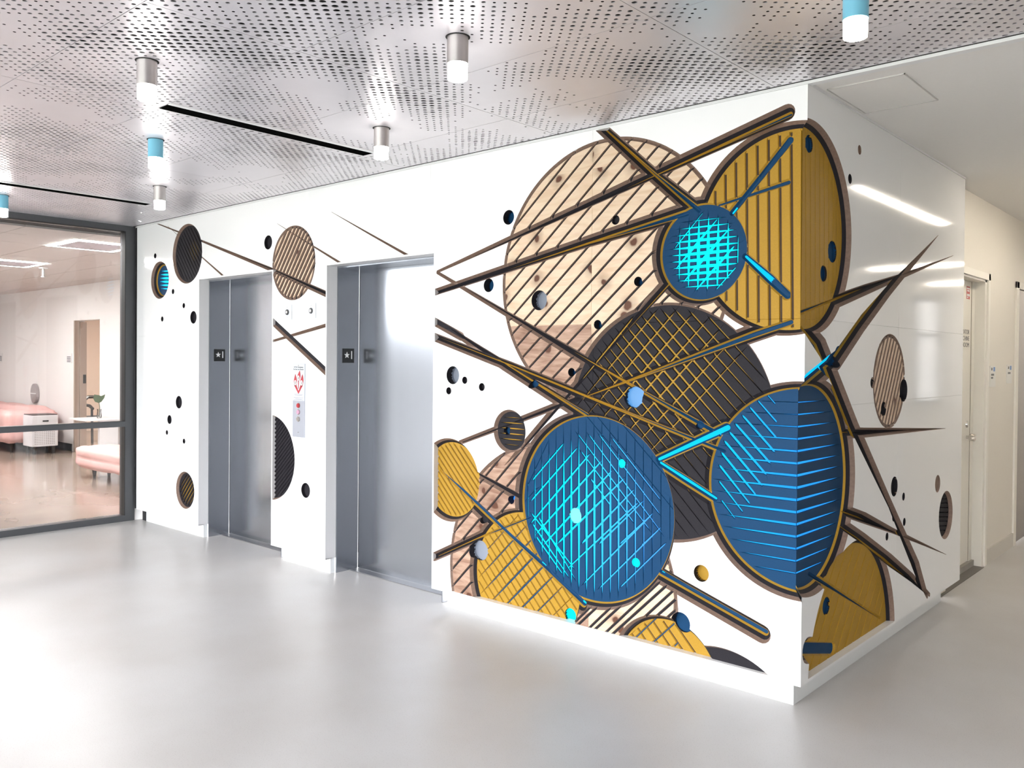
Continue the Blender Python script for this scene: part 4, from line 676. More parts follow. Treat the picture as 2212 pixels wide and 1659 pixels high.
    def evaluate(U, Z, want):
        """carved depth at points; also which feature made it"""
        U = np.asarray(U); Z = np.asarray(Z)
        best = np.zeros(len(U)); who = -np.ones(len(U), int)
        for fi, f in enumerate(feats):
            if f['t'] in ('disc', 'ring', 'hole'):
                R = f['R'] + .05
                sel = np.nonzero((abs(U - f['u']) < R) & (abs(Z - f['z']) < R))[0]
                if not len(sel): continue
                r = np.hypot(U[sel] - f['u'], Z[sel] - f['z'])
                if f['t'] == 'disc':
                    if f['kind'] == 0:
                        d = np.where(r < f['R'] - 2e-4, .0012, 0.)
                    else:
                        d = np.minimum(interp_depth(f['R'] + WO[f['kind']] - r), DO[f['kind']])
                elif f['t'] == 'ring':
                    d = f['d'] * (1 - abs(r - f['R']) / f['hw'])
                else:
                    k = f['R'] - r
                    d = np.where(k <= .0003, np.maximum(k, 0) / .0003 * .0002, .0002 + (k - .0003) / .0016 * .056)
                    d = np.where(k >= .0018, f['d'], np.minimum(d, f['d']))
                    if f['k'] in ('yellow', 'dark', 'brown'):
                        pass
            elif f['t'] == 'beam':
                d = np.zeros(0); sel = np.zeros(0, int)
                N_ = f['n']
                u_ = [q[0] for q in N_]; z_ = [q[1] for q in N_]; hm = max(q[2] for q in N_) + .01
                sel = np.nonzero((U > min(u_) - hm) & (U < max(u_) + hm) & (Z > min(z_) - hm) & (Z < max(z_) + hm))[0]
                if not len(sel): continue
                X = np.stack([U[sel], Z[sel]], 1); d = np.zeros(len(sel))
                for (u0, z0, h0, c0), (u1, z1, h1, c1) in zip(N_, N_[1:]):
                    a = np.array((u0, z0)); e_ = np.array((u1 - u0, z1 - z0)); L2 = e_ @ e_
                    t = np.clip(((X - a) @ e_) / L2, 0, 1)
                    dist = np.hypot(*(X - a - t[:, None] * e_).T)
                    d = np.maximum(d, np.minimum(interp_depth(np.maximum(h0 + (h1 - h0) * t - dist, 0)), c0 + (c1 - c0) * t))
            else:
                P, hw = f['P'], f['hw']
                a, b = P[0], P[-1]; L = np.hypot(*(b - a)); dd = (b - a) / L; hm = hw.max() + .002
                sel = np.nonzero((U > min(a[0], b[0]) - hm) & (U < max(a[0], b[0]) + hm) & (Z > min(a[1], b[1]) - hm) & (Z < max(a[1], b[1]) + hm))[0]
                if not len(sel): continue
                X = np.stack([U[sel], Z[sel]], 1) - a
                t = (X @ dd) / L; dist = abs(X @ np.array([-dd[1], dd[0]]))
                h = np.interp(t, f['ts'], hw)
                k = np.where((t < -1e-4) | (t > 1.0001), -1., h - dist)
                d = np.where(k > 1e-5, f['base'] + f['d'] * np.minimum(1, k / f['e']), 0)
            up = d > best[sel] + 1e-7
            if f['t'] in ('groove', 'ring'):      # only inside their own disc
                g = DISCS[f['own'][1]]
                rr = np.hypot(U[sel] - g[3], Z[sel] - g[4])
                up &= rr < g[5] + 2e-4
            best[sel[up]] = d[up]; who[sel[up]] = fi
        mg = front_margin(U, Z) if side == 'F' else right_margin(U, Z)
        lipf = np.clip((mg - LIP) / .0015, 0, 1)
        tops = np.clip((ZT - Z - .004) / .0015, 0, 1)
        # along the ceiling only a hairline stays
        if side == 'F':
            mz = np.minimum(Z - ZB - .0035, 9)
            md = np.full(len(U), 9.)
            for x0, x1, zt in OPEN:
                md = np.minimum(md, np.maximum(np.maximum(x0 - U, U - x1), Z - zt))
            lipf = np.minimum(np.clip((mz - LIP) / .0015, 0, 1), np.clip((md - LIP) / .0015, 0, 1))
        else:
            lipf = np.minimum(np.clip((Z - ZB - .0035 - LIP) / .0015, 0, 1), np.clip((YR - U - LIP) / .0015, 0, 1))
        lipf = np.minimum(lipf, tops)
        dep = best * lipf
        for ax, c in jl:
            k = np.clip(1 - abs((Z if ax == 'z' else U) - c) / JH, 0, 1)
            dep = dep + .0016 * k * (best < .044)
        return best, dep, who, lipf

    cen = V[T].mean(1)
    keep = (cen[:, 0] > umin) & (cen[:, 0] < umax) & (cen[:, 1] > ZB) & (cen[:, 1] < ZT)
    if side == 'F':
        for x0, x1, zt in OPEN:
            keep &= ~((cen[:, 0] > x0) & (cen[:, 0] < x1) & (cen[:, 1] < zt))
    T = T[keep]; cen = cen[keep]
    vb, vd, vw, vl = evaluate(V[:, 0], V[:, 1], False)
    cb, cdp, cw, cl = evaluate(cen[:, 0], cen[:, 1], True)
    # vertex positions in the room; the two walls meet on a mitre
    if side == 'F':
        X = np.minimum(V[:, 0], -vd); Y = vd; XYZ = np.stack([X, Y, V[:, 1]], 1)
    else:
        Yy = np.maximum(V[:, 0], vd); XYZ = np.stack([-vd, Yy, V[:, 1]], 1)
    # triangles: orientation facing the room
    n = np.cross(XYZ[T[:, 1]] - XYZ[T[:, 0]], XYZ[T[:, 2]] - XYZ[T[:, 0]])
    flip = (n[:, 1] > 0) if side == 'F' else (n[:, 0] < 0)
    area_ = np.linalg.norm(n, axis=1)
    T[flip] = T[flip][:, ::-1]
    ok = area_ > 1e-12
    T, cen, cb, cdp, cw, cl = T[ok], cen[ok], cb[ok], cdp[ok], cw[ok], cl[ok]
    vdT = vb[T]
    owner = np.empty(len(T), object); mats_ = np.empty(len(T), object); face = np.zeros(len(T), bool)
    for i in range(len(T)):
        w_ = cw[i]
        if w_ < 0 or cl[i] < .97 or cb[i] < 2e-4:
            owner[i] = ('white',); mats_[i] = 'white'; continue
        f = feats[w_]; d = cb[i]
        owner[i] = f['own']
        if d >= DO[4] - 4e-4: q = 'light'
        elif d >= DO[3] - 1e-4: q = 'blue'
        elif d >= DO[2] - 1e-4: q = 'yellow'
        elif d >= DO[1] - 1e-4: q = 'black'
        else: q = 'brown'
        if f['t'] == 'hole' and d < f['d'] - 1e-4:
            q = 'brown' if d < .006 else 'black'
        if f['t'] == 'hole' and d >= f['d'] - 1e-4:
            q = {'dark': 'black', 'navy': 'blue', 'yellow': 'yellow', 'brown': 'brown'}.get(f['k'], f['k'])
        if f['t'] == 'disc' and f['kind'] == 0: q = 'wood'
        if f['t'] == 'disc' and (f['kind'] == 0 or d >= DO[f['kind']] - 1e-5): face[i] = True
        if f['t'] == 'groove':
            if d < f['base'] + f['d'] - 1e-4:
                q = ['brown', 'black', 'yellow', 'blue'][f['kind']]
            elif f['kind'] == 0: q = 'black'
            elif f['kind'] == 1: q = 'yellow' if f['d'] > .0085 else 'black'
            elif f['kind'] == 2: q = 'blue' if f['d'] > .0061 else 'groove_shade'
            elif f['kind'] == 3: q = 'light' if f['d'] > .0045 else 'blue'
        if q == 'light':
            q = ('light', f['own'])
        mats_[i] = q
    return XYZ, T, owner, mats_, face, jl, cen

def light_material(side, own):
    k, i = own
    if k == 'disc':
        return {2: GLOW_SMALL, 4: GLOW_MAIN, 5: GLOW_CORNER, 14: GLOW_LEFT}.get(i, GLOW_CORNER)
    if k == 'beam':
        return GLOW_BEAM
    return GLOW_SMALL
GROOVE_SHADE = mat('yellow_groove_shade', (.045, .020, .005), .7)  # groove floors coloured dark to stand for shade in the narrow cuts
FEATMAT = dict(white=WHITE_PANEL, brown=PLY, black=BLACK_MDF, yellow=YELLOW_MDF, blue=BLUE_MDF, wood=WOOD, groove_shade=GROOVE_SHADE,
               frost=FROST, skyglow=GLOW_SKY, glow=GLOW_SMALL, glowpale=GLOW_PALE, blueglow=GLOW_BLUE)

mural = thing('carved_wall_mural', 'carved white wall mural of overlapping grooved discs and beams wrapping the corner beside two elevators', 'mural', (0.0, 0.0, 0.0))

def submesh(name, XYZ, tris, tmats, parent):
    ids, inv = np.unique(tris.ravel(), return_inverse=True)
    me = bpy.data.meshes.new(name)
    off = np.array(parent_loc(parent))
    me.from_pydata((XYZ[ids] - off).tolist(), [], inv.reshape(-1, 3).tolist())
    keys = []
    idx = []
    for q in tmats:
        if q not in keys: keys.append(q)
        idx.append(keys.index(q))
    for q in keys:
        me.materials.append(light_material(None, q[1]) if isinstance(q, tuple) else FEATMAT[q])
    me.polygons.foreach_set('material_index', idx)
    me.update()
    o = bpy.data.objects.new(name, me)
    COL.objects.link(o); o.parent = parent
    return o

def components(T, sel):
    """connected groups of the chosen triangles (shared edges)"""
    par = {i: i for i in sel}
    def find(a):
        while par[a] != a:
            par[a] = par[par[a]]; a = par[a]
        return a
    em = {}
    for i in sel:
        a, b, c = T[i]
        for e in ((a, b), (b, c), (c, a)):
            k = (min(e), max(e))
            if k in em:
                r1, r2 = find(em[k]), find(i)
                if r1 != r2: par[r2] = r1
            else:
                em[k] = i
    g = {}
    for i in sel:
        g.setdefault(find(i), []).append(i)
    return list(g.values())

PARTNAME = {0: 'wood_disc', 1: 'black_disc', 2: 'yellow_disc', 3: 'blue_disc'}
DISC_LABEL = {0: 'largest pale knotty wooden disc with diagonal grooves', 1: 'large black disc cross-hatched with yellow grooves', 2: 'small blue disc with glowing cyan grid',
              3: 'front half of the tall yellow disc on the corner', 4: 'large blue disc with glowing cyan lattice', 5: 'front half of the blue corner disc with glowing level grooves',
              6: 'small black disc with level yellow slots', 7: 'yellow disc cut off at the elevator edge', 8: 'brown wooden disc half hidden behind the blue disc', 9: 'yellow disc with cross-hatched dark grooves at the base',
              10: 'pale wooden disc at the base under the blue disc', 11: 'yellow disc rising from the base at right', 12: 'black disc edge at the base near the corner', 13: 'black grooved disc top left',
              14: 'small blue lit disc at the far left', 15: 'small dark grooved disc low on the far left', 16: 'wooden grooved disc between the elevators', 17: 'black half disc between the elevators',
              18: 'side half of the tall yellow disc on the corner', 19: 'side half of the blue corner disc', 20: 'wooden grooved disc on the side wall', 21: 'yellow disc rising from the base of the side wall', 22: 'dark grey disc near the far edge of the side wall'}
for side in ('F', 'R'):
    XYZ, T, owner, tm, face, jl, cen = build_wall(side)
    tri_area = .5 * np.linalg.norm(np.cross(XYZ[T[:, 1]] - XYZ[T[:, 0]], XYZ[T[:, 2]] - XYZ[T[:, 0]]), axis=1)
    groups = {}
    for i, o_ in enumerate(owner):
        groups.setdefault(o_, []).append(i)
    for own, idx in groups.items():
        if own[0] == 'white':
            # one object per white sheet: split along the joints
            cell = {}
            for i in idx:
                key = tuple(bool(cen[i, 1] > c) if ax == 'z' else bool(cen[i, 0] > c) for ax, c in jl)
                cell.setdefault(key, []).append(i)
            for key, ii in cell.items():
                cs = sorted(components(T, ii), key=lambda c: -tri_area[c].sum())
                main = list(cs[0])
                for c in cs[1:]:
                    if tri_area[c].sum() > 3e-4:
                        submesh('white_panel', XYZ, T[c], [tm[i] for i in c], mural)
                    else:
                        main += c
                submesh('white_panel', XYZ, T[main], [tm[i] for i in main], mural)
        elif own[0] == 'disc':
            nm, wl, kind, u, z, R = DISCS[own[1]]
            comps = [c for c in components(T, [i for i in idx if face[i]])]
            comps = sorted(comps, key=lambda c: -tri_area[c].sum())
            big = [c for c in comps if tri_area[c].sum() > 1.2e-4][:290]
            used = set(i for c in big for i in c)
            rest = [i for i in idx if i not in used]
            if not rest: rest, big = list(idx), []
            rc = sorted(components(T, rest), key=lambda c: -tri_area[c].sum())
            rest = list(rc[0]); extra = []
            for c in rc[1:]:
                if tri_area[c].sum() > 6e-5: extra.append(c)
                else: rest += c
            part = submesh(PARTNAME[kind], XYZ, T[rest], [tm[i] for i in rest], mural)
            part['label'] = DISC_LABEL[own[1]]
            for c in extra:
                submesh('rim', XYZ, T[c], [tm[i] for i in c], part)
            for c in big:
                submesh('slat', XYZ, T[c], [tm[i] for i in c], part)
        elif own[0] == 'beam':
            submesh('carved_beam', XYZ, T[idx], [tm[i] for i in idx], mural)
        else:
            submesh('round_hole', XYZ, T[idx], [tm[i] for i in idx], mural)

# white returns closing the panel edges at the elevator openings, the free end and the top
def ret(*boxes):
    mb = MB()
    for b in boxes: mb.box(*b)
    return mb.build('panel_return', WHITE_RETURN, mural)
WHITE_RETURN = mat('white_panel_edge', (.72, .71, .71), .35)
for x0, x1, zt in OPEN:
    ret((x0 - .012, x0, .0008, .089, ZB, zt))
    ret((x1, x1 + .012, .0008, .089, ZB, zt))
    ret((x0 - .012, x1 + .012, .0008, .089, zt, zt + .012))
ret((-.089, -.0008, YR - .010, YR, ZB, ZT))
ret((XL, OPEN[0][0], .001, .060, ZB - .001, ZB + .004))
ret((OPEN[0][1], OPEN[1][0], .001, .060, ZB - .001, ZB + .004))
ret((OPEN[1][1], -.001, .001, .060, ZB - .001, ZB + .004))
ret((-.060, -.001, .06, YR, ZB - .001, ZB + .004))
TRIM_WHITE = mat('white_metal_trim', (.8, .8, .8), .3)
MB().box(XL, .004, -.004, .03, ZT + .0005, ZC + .004).build('top_trim', TRIM_WHITE, mural)
MB().box(-.03, .004, .03, YR, ZT + .0005, ZC + .002).build('top_trim', TRIM_WHITE, mural)

# ------------------------------------------------------------------ room shell
mb = MB(); mb.box(-6.36, 6.0, -8.1, 11.0, -.12, 0.0)
struct('floor', mb, FLOOR)
mb = MB(); mb.box(-6.40, 6.0, -8.1, .36, 2.95, 3.05)
mb.box(-.06, 6.0, .020, .034, ZC + .022, 3.0)  # added strip closing the void against leaking sky light
ceiling = struct('ceiling', mb, PLENUM)
mb = MB(); mb.box(-.9, 6.0, .035, 11.0, ZC, ZC + .12)
struct('ceiling.001', mb, DRY)
MB().box(.004, 6.0, -.004, .034, ZC - .012, ZC + .02).build('edge_trim', TRIM_WHITE, ceiling)
# core walls behind the cladding (their lower part is the recessed plinth)
mb = MB()
mb.box(-6.33, OPEN[0][0] - .008, .060, .30, .112, 2.95)
mb.box(OPEN[0][1] + .008, OPEN[1][0] - .008, .060, .30, .112, 2.95)
mb.box(OPEN[1][1] + .008, -.060, .060, .30, .112, 2.95)
mb.box(OPEN[0][0] - .008, OPEN[0][1] + .008, .092, .30, 2.17, 2.95)
mb.box(OPEN[1][0] - .008, OPEN[1][1] + .008, .092, .30, 2.17, 2.95)
struct('wall_front', mb, PLASTER)
mb = MB(); mb.box(-.30, -.060, .30, YR - .012, .112, ZC)
struct('wall_corner', mb, PLASTER)
PLINTH = mat('white_plinth', (.80, .81, .81), .25)
mb = MB()
mb.box(-6.20, OPEN[0][0] - .012, .054, .089, 0, .111)
mb.box(OPEN[0][1] + .085, OPEN[1][0] - .012, .054, .089, 0, .111)
mb.box(OPEN[1][1] + .085, -.054, .054, .089, 0, .111)
struct('baseboard_front', mb, PLINTH)
mb = MB(); mb.box(-.089, -.054, .0895, 2.27, 0, .111)
struct('baseboard_corner', mb, PLINTH)
mb = MB(); mb.box(-6.29, -6.20, .06, .12, 0, .111)
struct('gap_shade_block', mb, BLACKBASE)  # dark block stands for the shaded gap under the panel end
# right corridor wall with two doors
RX = -.10
mb = MB()
mb.box(RX - .2, RX, 3.52, 4.50, 0, ZC)
mb.box(RX - .2, RX, 2.45, 3.52, 2.125, ZC)
mb.box(RX - .2, RX, 4.50, 5.42, 2.13, ZC)
mb.box(RX - .2, RX, 5.42, 11.0, 0, ZC)
mb.box(RX - .2, RX, 2.40, 2.55, 0, ZC)
struct('wall_right', mb, WARM_LIT)
mb = MB(); mb.box(RX, RX + .012, 3.575, 4.445, 0, .112)
struct('baseboard_right', mb, mat('pale_baseboard', (.66, .62, .56), .5))
# other walls of the lobby, mostly outside the frame
mb = MB(); mb.box(5.9, 6.0, -8.1, 11.0, 0, 3.0)
struct('wall_east', mb, mat('dimmed_east_wall', (.42, .41, .40), .6))  # unseen wall darkened so the steel jambs reflect less light
mb = MB(); mb.box(2.45, 2.55, 1.6, 11.0, 0, ZC)
struct('wall_corridor', mb, PLASTER)
mb = MB(); mb.box(2.55, 6.0, 1.55, 1.65, 0, ZC)
struct('wall_north', mb, BACK_WALL)
mb = MB(); mb.box(-.3, 6.0, 10.9, 11.0, 0, ZC)
struct('wall_far', mb, BACK_WALL)
mb = MB()
mb.box(-6.36, 6.0, -8.1, -8.0, 0, .12); mb.box(-6.36, 6.0, -8.1, -8.0, 2.66, 3.05)
mb.box(3.75, 6.0, -8.1, -8.0, .12, 2.66); mb.box(-6.36, -6.15, -8.1, -8.0, .12, 2.66)
struct('wall_south', mb, BACK_WALL)
mb = MB()
mb.box(-6.40, -6.30, -8.1, -4.4, 0, 3.05); mb.box(-6.40, -6.30, -2.10, -1.94, 0, 3.05)
mb.box(-6.40, -6.30, -4.4, -2.10, 0, 2.02); mb.box(-6.40, -6.30, -4.4, -2.10, 2.48, 3.05)
mb.box(-6.40, -6.30, -1.94, .02, 2.705, 3.05)
struct('wall_west', mb, PLASTER)
win = bpy.data.objects.new('window_2', None); COL.objects.link(win); win.location = (-1.2, -8.05, 0); win['kind'] = 'structure'
for i in range(9):
    x = -6.15 + i * (9.9 / 8)
    MB().box(x - .03, x + .03, -8.09, -8.0, .12, 2.66).build('mullion', STEEL_FRAME, win)
MB().box(-6.15, 3.75, -8.09, -8.0, 1.98, 2.06).build('transom', STEEL_FRAME, win)
win = bpy.data.objects.new('window_3', None); COL.objects.link(win); win.location = (-6.35, -3.25, 0); win['kind'] = 'structure'
for i in range(3):
    y = -4.4 + i * 2.3 / 2
    MB().box(-6.39, -6.31, y - .03, y + .03, 2.02, 2.48).build('mullion', STEEL_FRAME, win)

win = bpy.data.objects.new('window_4', None); COL.objects.link(win); win.location = (2.45, 10.2, 0); win['kind'] = 'structure'
MB().box(2.43, 2.46, 9.75, 10.75, .95, 2.45).build('lit_pane', mat('daylit_window_pane', (.8, .8, .8), .4, emit=(.95, .97, 1.), estr=1.1), win)
b = MB(); b.box(2.40, 2.46, 9.68, 9.75, .88, 2.52); b.box(2.40, 2.46, 10.75, 10.82, .88, 2.52); b.box(2.40, 2.46, 9.75, 10.75, 2.45, 2.52); b.box(2.40, 2.46, 9.75, 10.75, .88, .95); b.box(2.41, 2.46, 9.75, 10.75, 1.92, 1.96)
b.build('frame', STEEL_FRAME, win)

# ------------------------------------------------------------------ perforated ceiling panels
PIT = .61 / 24
SLOTS = [(-2.470, -1.617, -.387), (-5.095, -1.69, -.458)]
LAMPS = [(-1.924, -1.956, 0, 'brushed metal cylinder ceiling light with a blown out glowing end, nearest on the left side'),
         (-3.119, -1.347, 1, 'light blue cylinder ceiling light below the long black slot, second of the left row'),
         (-4.354, -.725, 0, 'small brushed metal cylinder ceiling light nearest the glass wall corner and white wall'),
         (-.782, -1.319, 0, 'brushed metal cylinder ceiling light at the top middle of the picture'),
         (-1.976, -.695, 0, 'brushed metal cylinder ceiling light at the right end of the black slot'),
         (.483, -.781, 1, 'light blue cylinder ceiling light with warm glow at the top right'),
         (-5.596, -1.328, 1, 'light blue cylinder ceiling light cut by the left edge of the picture')]
def hole_radius(x, y):
    for sx, y0, y1 in SLOTS:
        if sx - .062 < x < sx + .088 and y0 - .03 < y < y1 + .03: return 0
    for lx, ly, *_ in LAMPS:
        if (x - lx) ** 2 + (y - ly) ** 2 < .058 ** 2: return 0
    a = noise.noise(Vector((x * 1.5 + 3.1, y * 1.5, .3))) * 1.0 + noise.noise(Vector((x * 4.2, y * 4.2, 2.7))) * 1.0
    a += noise.noise(Vector((x * 30, y * 30, 7.1))) * .42
    v = .46 + .66 * a
    if v < .20: return 0
    if v < .40: return 0.0058
    if v < .60: return 0.0079
    if v < .80: return 0.0100
    return 0.0122
def perforated(x0, y0, nx, ny):
    """one metal panel: rows of bricks 2 pitches wide, a hole in each, edges folded up"""
    V, Fc = [], []
    x1, y1 = x0 + nx * PIT, y0 + ny * PIT
    g = .0016
    z = ZC
    def ring(cx, cy, xa, xb, ya, yb, r):
        n = 12 if r > .006 else 8
        b = len(V)
        V.extend([(xa, ya, z), (xb, ya, z), (xb, yb, z), (xa, yb, z)])
        for i in range(n):
            t = 2 * PI * (i + .5) / n - 3 * PI / 4
            V.append((cx + r * math.cos(t), cy + r * math.sin(t), z))
        q = n // 4
        for k in range(4):
            for i in range(k * q, k * q + q - 1):
                Fc.append((b + k, b + 4 + i + 1, b + 4 + i))
            i = k * q + q - 1
            j = (i + 1) % n
            Fc.append((b + k, b + (k + 1) % 4, b + 4 + j, b + 4 + i))
        if r > .006:            # the hole's own wall, 3 mm
            c = len(V)
            for i in range(n):
                p = V[b + 4 + i]; V.append((p[0], p[1], z + .003))
            for i in range(n):
                j = (i + 1) % n
                Fc.append((b + 4 + i, b + 4 + j, c + j, c + i))
    def plain(xa, xb, ya, yb):
        b = len(V)
        V.extend([(xa, ya, z), (xb, ya, z), (xb, yb, z), (xa, yb, z)])
        Fc.append((b, b + 3, b + 2, b + 1))
    for j in range(ny):
        ya, yb = y0 + j * PIT, y0 + (j + 1) * PIT
        if j == 0: ya += g
        if j == ny - 1: yb -= g
        odd = (round((y0 + 50 * .61 + .4) / PIT) + j) % 2
        xs = [x0] + [x0 + (2 * k + (1 if odd else 0)) * PIT for k in range(nx // 2 + 1)] + [x1]
        xs = sorted(set(round(min(max(q, x0), x1), 6) for q in xs))
        for xa, xb in zip(xs, xs[1:]):
            if xb - xa < 1e-4: continue
            A = xa + (g if xa == round(x0, 6) else 0); B = xb - (g if xb == round(x1, 6) else 0)
            cx, cy = (xa + xb) / 2, y0 + (j + .5) * PIT
            r = hole_radius(cx, cy) if xb - xa > 1.5 * PIT else 0
            if r: ring(cx, cy, A, B, ya, yb, r)
            else: plain(A, B, ya, yb)
    for (xa, ya, xb, yb) in ((x0 + g, y0 + g, x1 - g, y0 + g), (x1 - g, y0 + g, x1 - g, y1 - g), (x1 - g, y1 - g, x0 + g, y1 - g), (x0 + g, y1 - g, x0 + g, y0 + g)):
        b = len(V)
        V.extend([(xa, ya, z), (xb, yb, z), (xb, yb, z + .025), (xa, ya, z + .025)])
        Fc.append((b, b + 1, b + 2, b + 3))
    me = bpy.data.meshes.new('perforated_panel')
    me.from_pydata(V, [], Fc); me.materials.append(CEIL_METAL); me.update()
    o = bpy.data.objects.new('perforated_panel', me); COL.objects.link(o); o.parent = ceiling
xedges = [-.14 + 1.22 * k for k in range(-6, 5)]
for xa in xedges:
    for j in range(-5, 1):
        y0 = -.40 + .61 * (j - 1) + .61 * 0
        y0 = -1.01 + .61 * j
        ny = 24
        if j == 0:
            pass
        if xa < -6.4:
            x0 = xa + 44 * PIT; nx = 4
            x0 = xa + 1.22 - 4 * PIT
        else:
            x0, nx = xa, 48
        perforated(x0, y0, nx, ny)
for xa in xedges:
    x0, nx = (xa + 1.22 - 4 * PIT, 4) if xa < -6.4 else (xa, 48)
    perforated(x0, -.40, nx, 15)
MB().box(-6.36, 6, -.020, -.004, ZC + .001, ZC + .02).build('shadow_gap', PLENUM, ceiling)
MB().box(-6.36, 6, -8.0, -4.06, ZC, ZC + .02).build('plain_panel', CEIL_METAL, ceiling)

for k, (x, y, blue, lab) in enumerate(LAMPS):
    t = thing('ceiling_cylinder_light', lab, 'light', (x, y, ZC), 'cylinder lights on the perforated ceiling')
    MB().lathe((x, y, 2.600), [(.039, 0), (.0395, .03), (.0395, .14)], 32).build('tube', BLUE_TUBE if blue else TUBE_STEEL, t, smooth=True)
    MB().lathe((x, y, 2.540), [(.030, 0), (.0365, .003), (.0375, .061)], 32).build('diffuser', LAMP_WARM if (x > 0) else LAMP_GLOW, t, smooth=True)
    MB().lathe((x, y, ZC - .0012), [(.046, 0), (.046, .002)], 28).build('gap_shade', PLENUM, t)  # flat dark disc stands for the shaded gap round the tube
for k, (x, y0, y1) in enumerate(SLOTS):
    t = thing('linear_slot_diffuser', ['long black slot diffuser with white flange in the ceiling between two metal cylinder lights', 'far thin black slot diffuser at the left near the glass wall'][k], 'air vent', (x, (y0 + y1) / 2, ZC), 'slot diffusers in the metal ceiling')
    b = MB(); b.box(x - .046, x + .046, y0, y1, ZC - .0035, ZC + .001)
    b.build('slot', SLOT_BLACK, t)
    b = MB(); b.box(x - .050, x - .046, y0 - .003, y1 + .003, ZC - .004, ZC); b.box(x + .046, x + .075, y0 - .003, y1 + .003, ZC - .004, ZC)
    b.build('flange', TRIM_WHITE, t)
# access hatch in the plaster ceiling of the corridor
t = thing('access_panel', 'square white access panel in the plaster ceiling right of the mural corner', 'hatch', (.19, .40, ZC))
b = MB(); b.box(.025, .340, .160, .62, ZC - .003, ZC + .001); b.build('door', DRY, t, bevel=.001)
b = MB()
for q in ((.020, .345, .155, .159), (.020, .345, .621, .625), (.020, .0245, .155, .625), (.3405, .345, .155, .625)): b.box(*q, ZC - .005, ZC)
b.build('frame', mat('grey_paint_edge', (.60, .58, .55), .6), t)
# corridor linear lights (above the frame, seen mirrored in the glossy side of the mural)
def linear(x0, x1, y0, y1, lab):
    t = thing('linear_ceiling_light', lab, 'light', ((x0 + x1) / 2, (y0 + y1) / 2, ZC), 'linear lights of the corridor')
    MB().box(x0, x1, y0, y1, ZC - .022, ZC - .004).build('diffuser', LINEAR, t)
    MB().box(x0 - .01, x1 + .01, y0 - .01, y1 + .01, ZC - .018, ZC).build('housing', TRIM_WHITE, t)
linear(.592, .618, 2.23, 4.28, 'long linear ceiling light along the corridor, mirrored in the glossy white mural side')
linear(1.2, 2.3, 7.42, 7.50, 'linear ceiling light across the far corridor end')
linear(1.2, 2.3, 9.95, 10.05, 'farthest linear ceiling light across the corridor end')

# ------------------------------------------------------------------ elevators
def star(cx, cz, r, x0, x1):
    P = []
    for i in range(10):
        t = PI / 2 + i * PI / 5
        q = r if i % 2 == 0 else r * .42
        P.append((cx + q * math.cos(t), cz + q * math.sin(t)))
    return MB().prism(P, x0, x1, axis='x')
for k, (x0, x1, zt) in enumerate(OPEN):
    t = thing('elevator', ['far brushed steel elevator doorway, the left one, beside the small blue disc panel',
                           'near brushed steel elevator doorway, the right one, beside the large mural'][k], 'elevator', ((x0 + x1) / 2, .2, 0), 'brushed steel elevators')
    zh = zt - .012
    MB().box(x0 - .004, x0 + .006, .0905, .276, 0.001, zh).build('jamb', STEEL, t, bevel=.001)
    MB().box(x1 - .006, x1 + .004, .0905, .276, 0.001, zh).build('jamb', STEEL, t, bevel=.001)
    MB().box(x0 - .004, x1 + .004, .0905, .276, zh, zh + .02).build('header', STEEL, t)
    MB().box(x0 + .0065, x0 + .955, .279, .30, .008, zh + .015).build('door_leaf', STEEL, t)
    MB().box(x0 + .959, x1 - .006, .279, .30, .008, zh + .015).build('door_leaf', STEEL, t)
    MB().box(x0 + .0063, x0 + .0105, .2775, .2789, .008, zh).build('gap', BLACK_GASKET, t)
    MB().box(x0, x1, .20, .285, .0005, .007).build('sill', mat('sill_aluminium', (.35, .35, .36), .4, metal=1.), t)
    s = MB().box(x0 + .0061, x0 + .0075, .131, .233, 1.474, 1.575).build('floor_sign', SIGN_BLACK, t)
    star(.170, 1.528, .024, x0 + .0074, x0 + .0090).build('star', SIGN_WHITE, s)
    text('numeral', '1', .082, SIGN_WHITE, (x0 + .0078, .211, 1.526), (PI / 2, 0, PI / 2), s)
# call panel between the elevators
t = thing('elevator_call_panel', 'tall steel elevator call panel with red flame fire notice between the two elevators', 'control panel', (-3.717, 0, .94))
MB().box(-3.791, -3.643, -.006, .001, .938, 1.465).build('plate', mat('steel_plate', (.46, .48, .54), .35, metal=.6), t, bevel=.001)
n_ = MB().box(-3.788, -3.646, -.0068, -.0058, 1.20, 1.462).build('notice', mat('notice_white', (.58, .61, .65), .4), t)
text('lettering', 'In Fire Emergency', .0155, SIGN_BLACK, (-3.717, -.0075, 1.440), (PI / 2, 0, 0), n_, .0003)
text('lettering', 'Do Not Use Elevator', .0145, SIGN_BLACK, (-3.717, -.0075, 1.424), (PI / 2, 0, 0), n_, .0003)
def flame(cx, cz, w_, h_, lean):
    P = []
    for i in range(13):
        s = i / 12
        P.append((cx + lean * s * s * .03 - w_ * math.sin(PI * s ** .7) * .5, cz + h_ * s))
    for i in range(11, 0, -1):
        s = i / 12
        P.append((cx + lean * s * s * .03 + w_ * math.sin(PI * s ** .9) * .5, cz + h_ * s))
    return P
b = MB()
b.prism(flame(-3.716, 1.335, .038, .082, .5), -.0085, -.0070)
b.prism(flame(-3.756, 1.300, .036, .090, -.0), -.0085, -.0070)
b.prism(flame(-3.677, 1.300, .036, .090, .3), -.0085, -.0070)
b.prism([(-3.775, 1.335), (-3.755, 1.330), (-3.716, 1.268), (-3.680, 1.330), (-3.660, 1.335), (-3.668, 1.305), (-3.716, 1.248), (-3.766, 1.305)], -.0085, -.0070)
b.prism([(-3.722, 1.345), (-3.712, 1.345), (-3.713, 1.285), (-3.719, 1.285)], -.0085, -.0070)
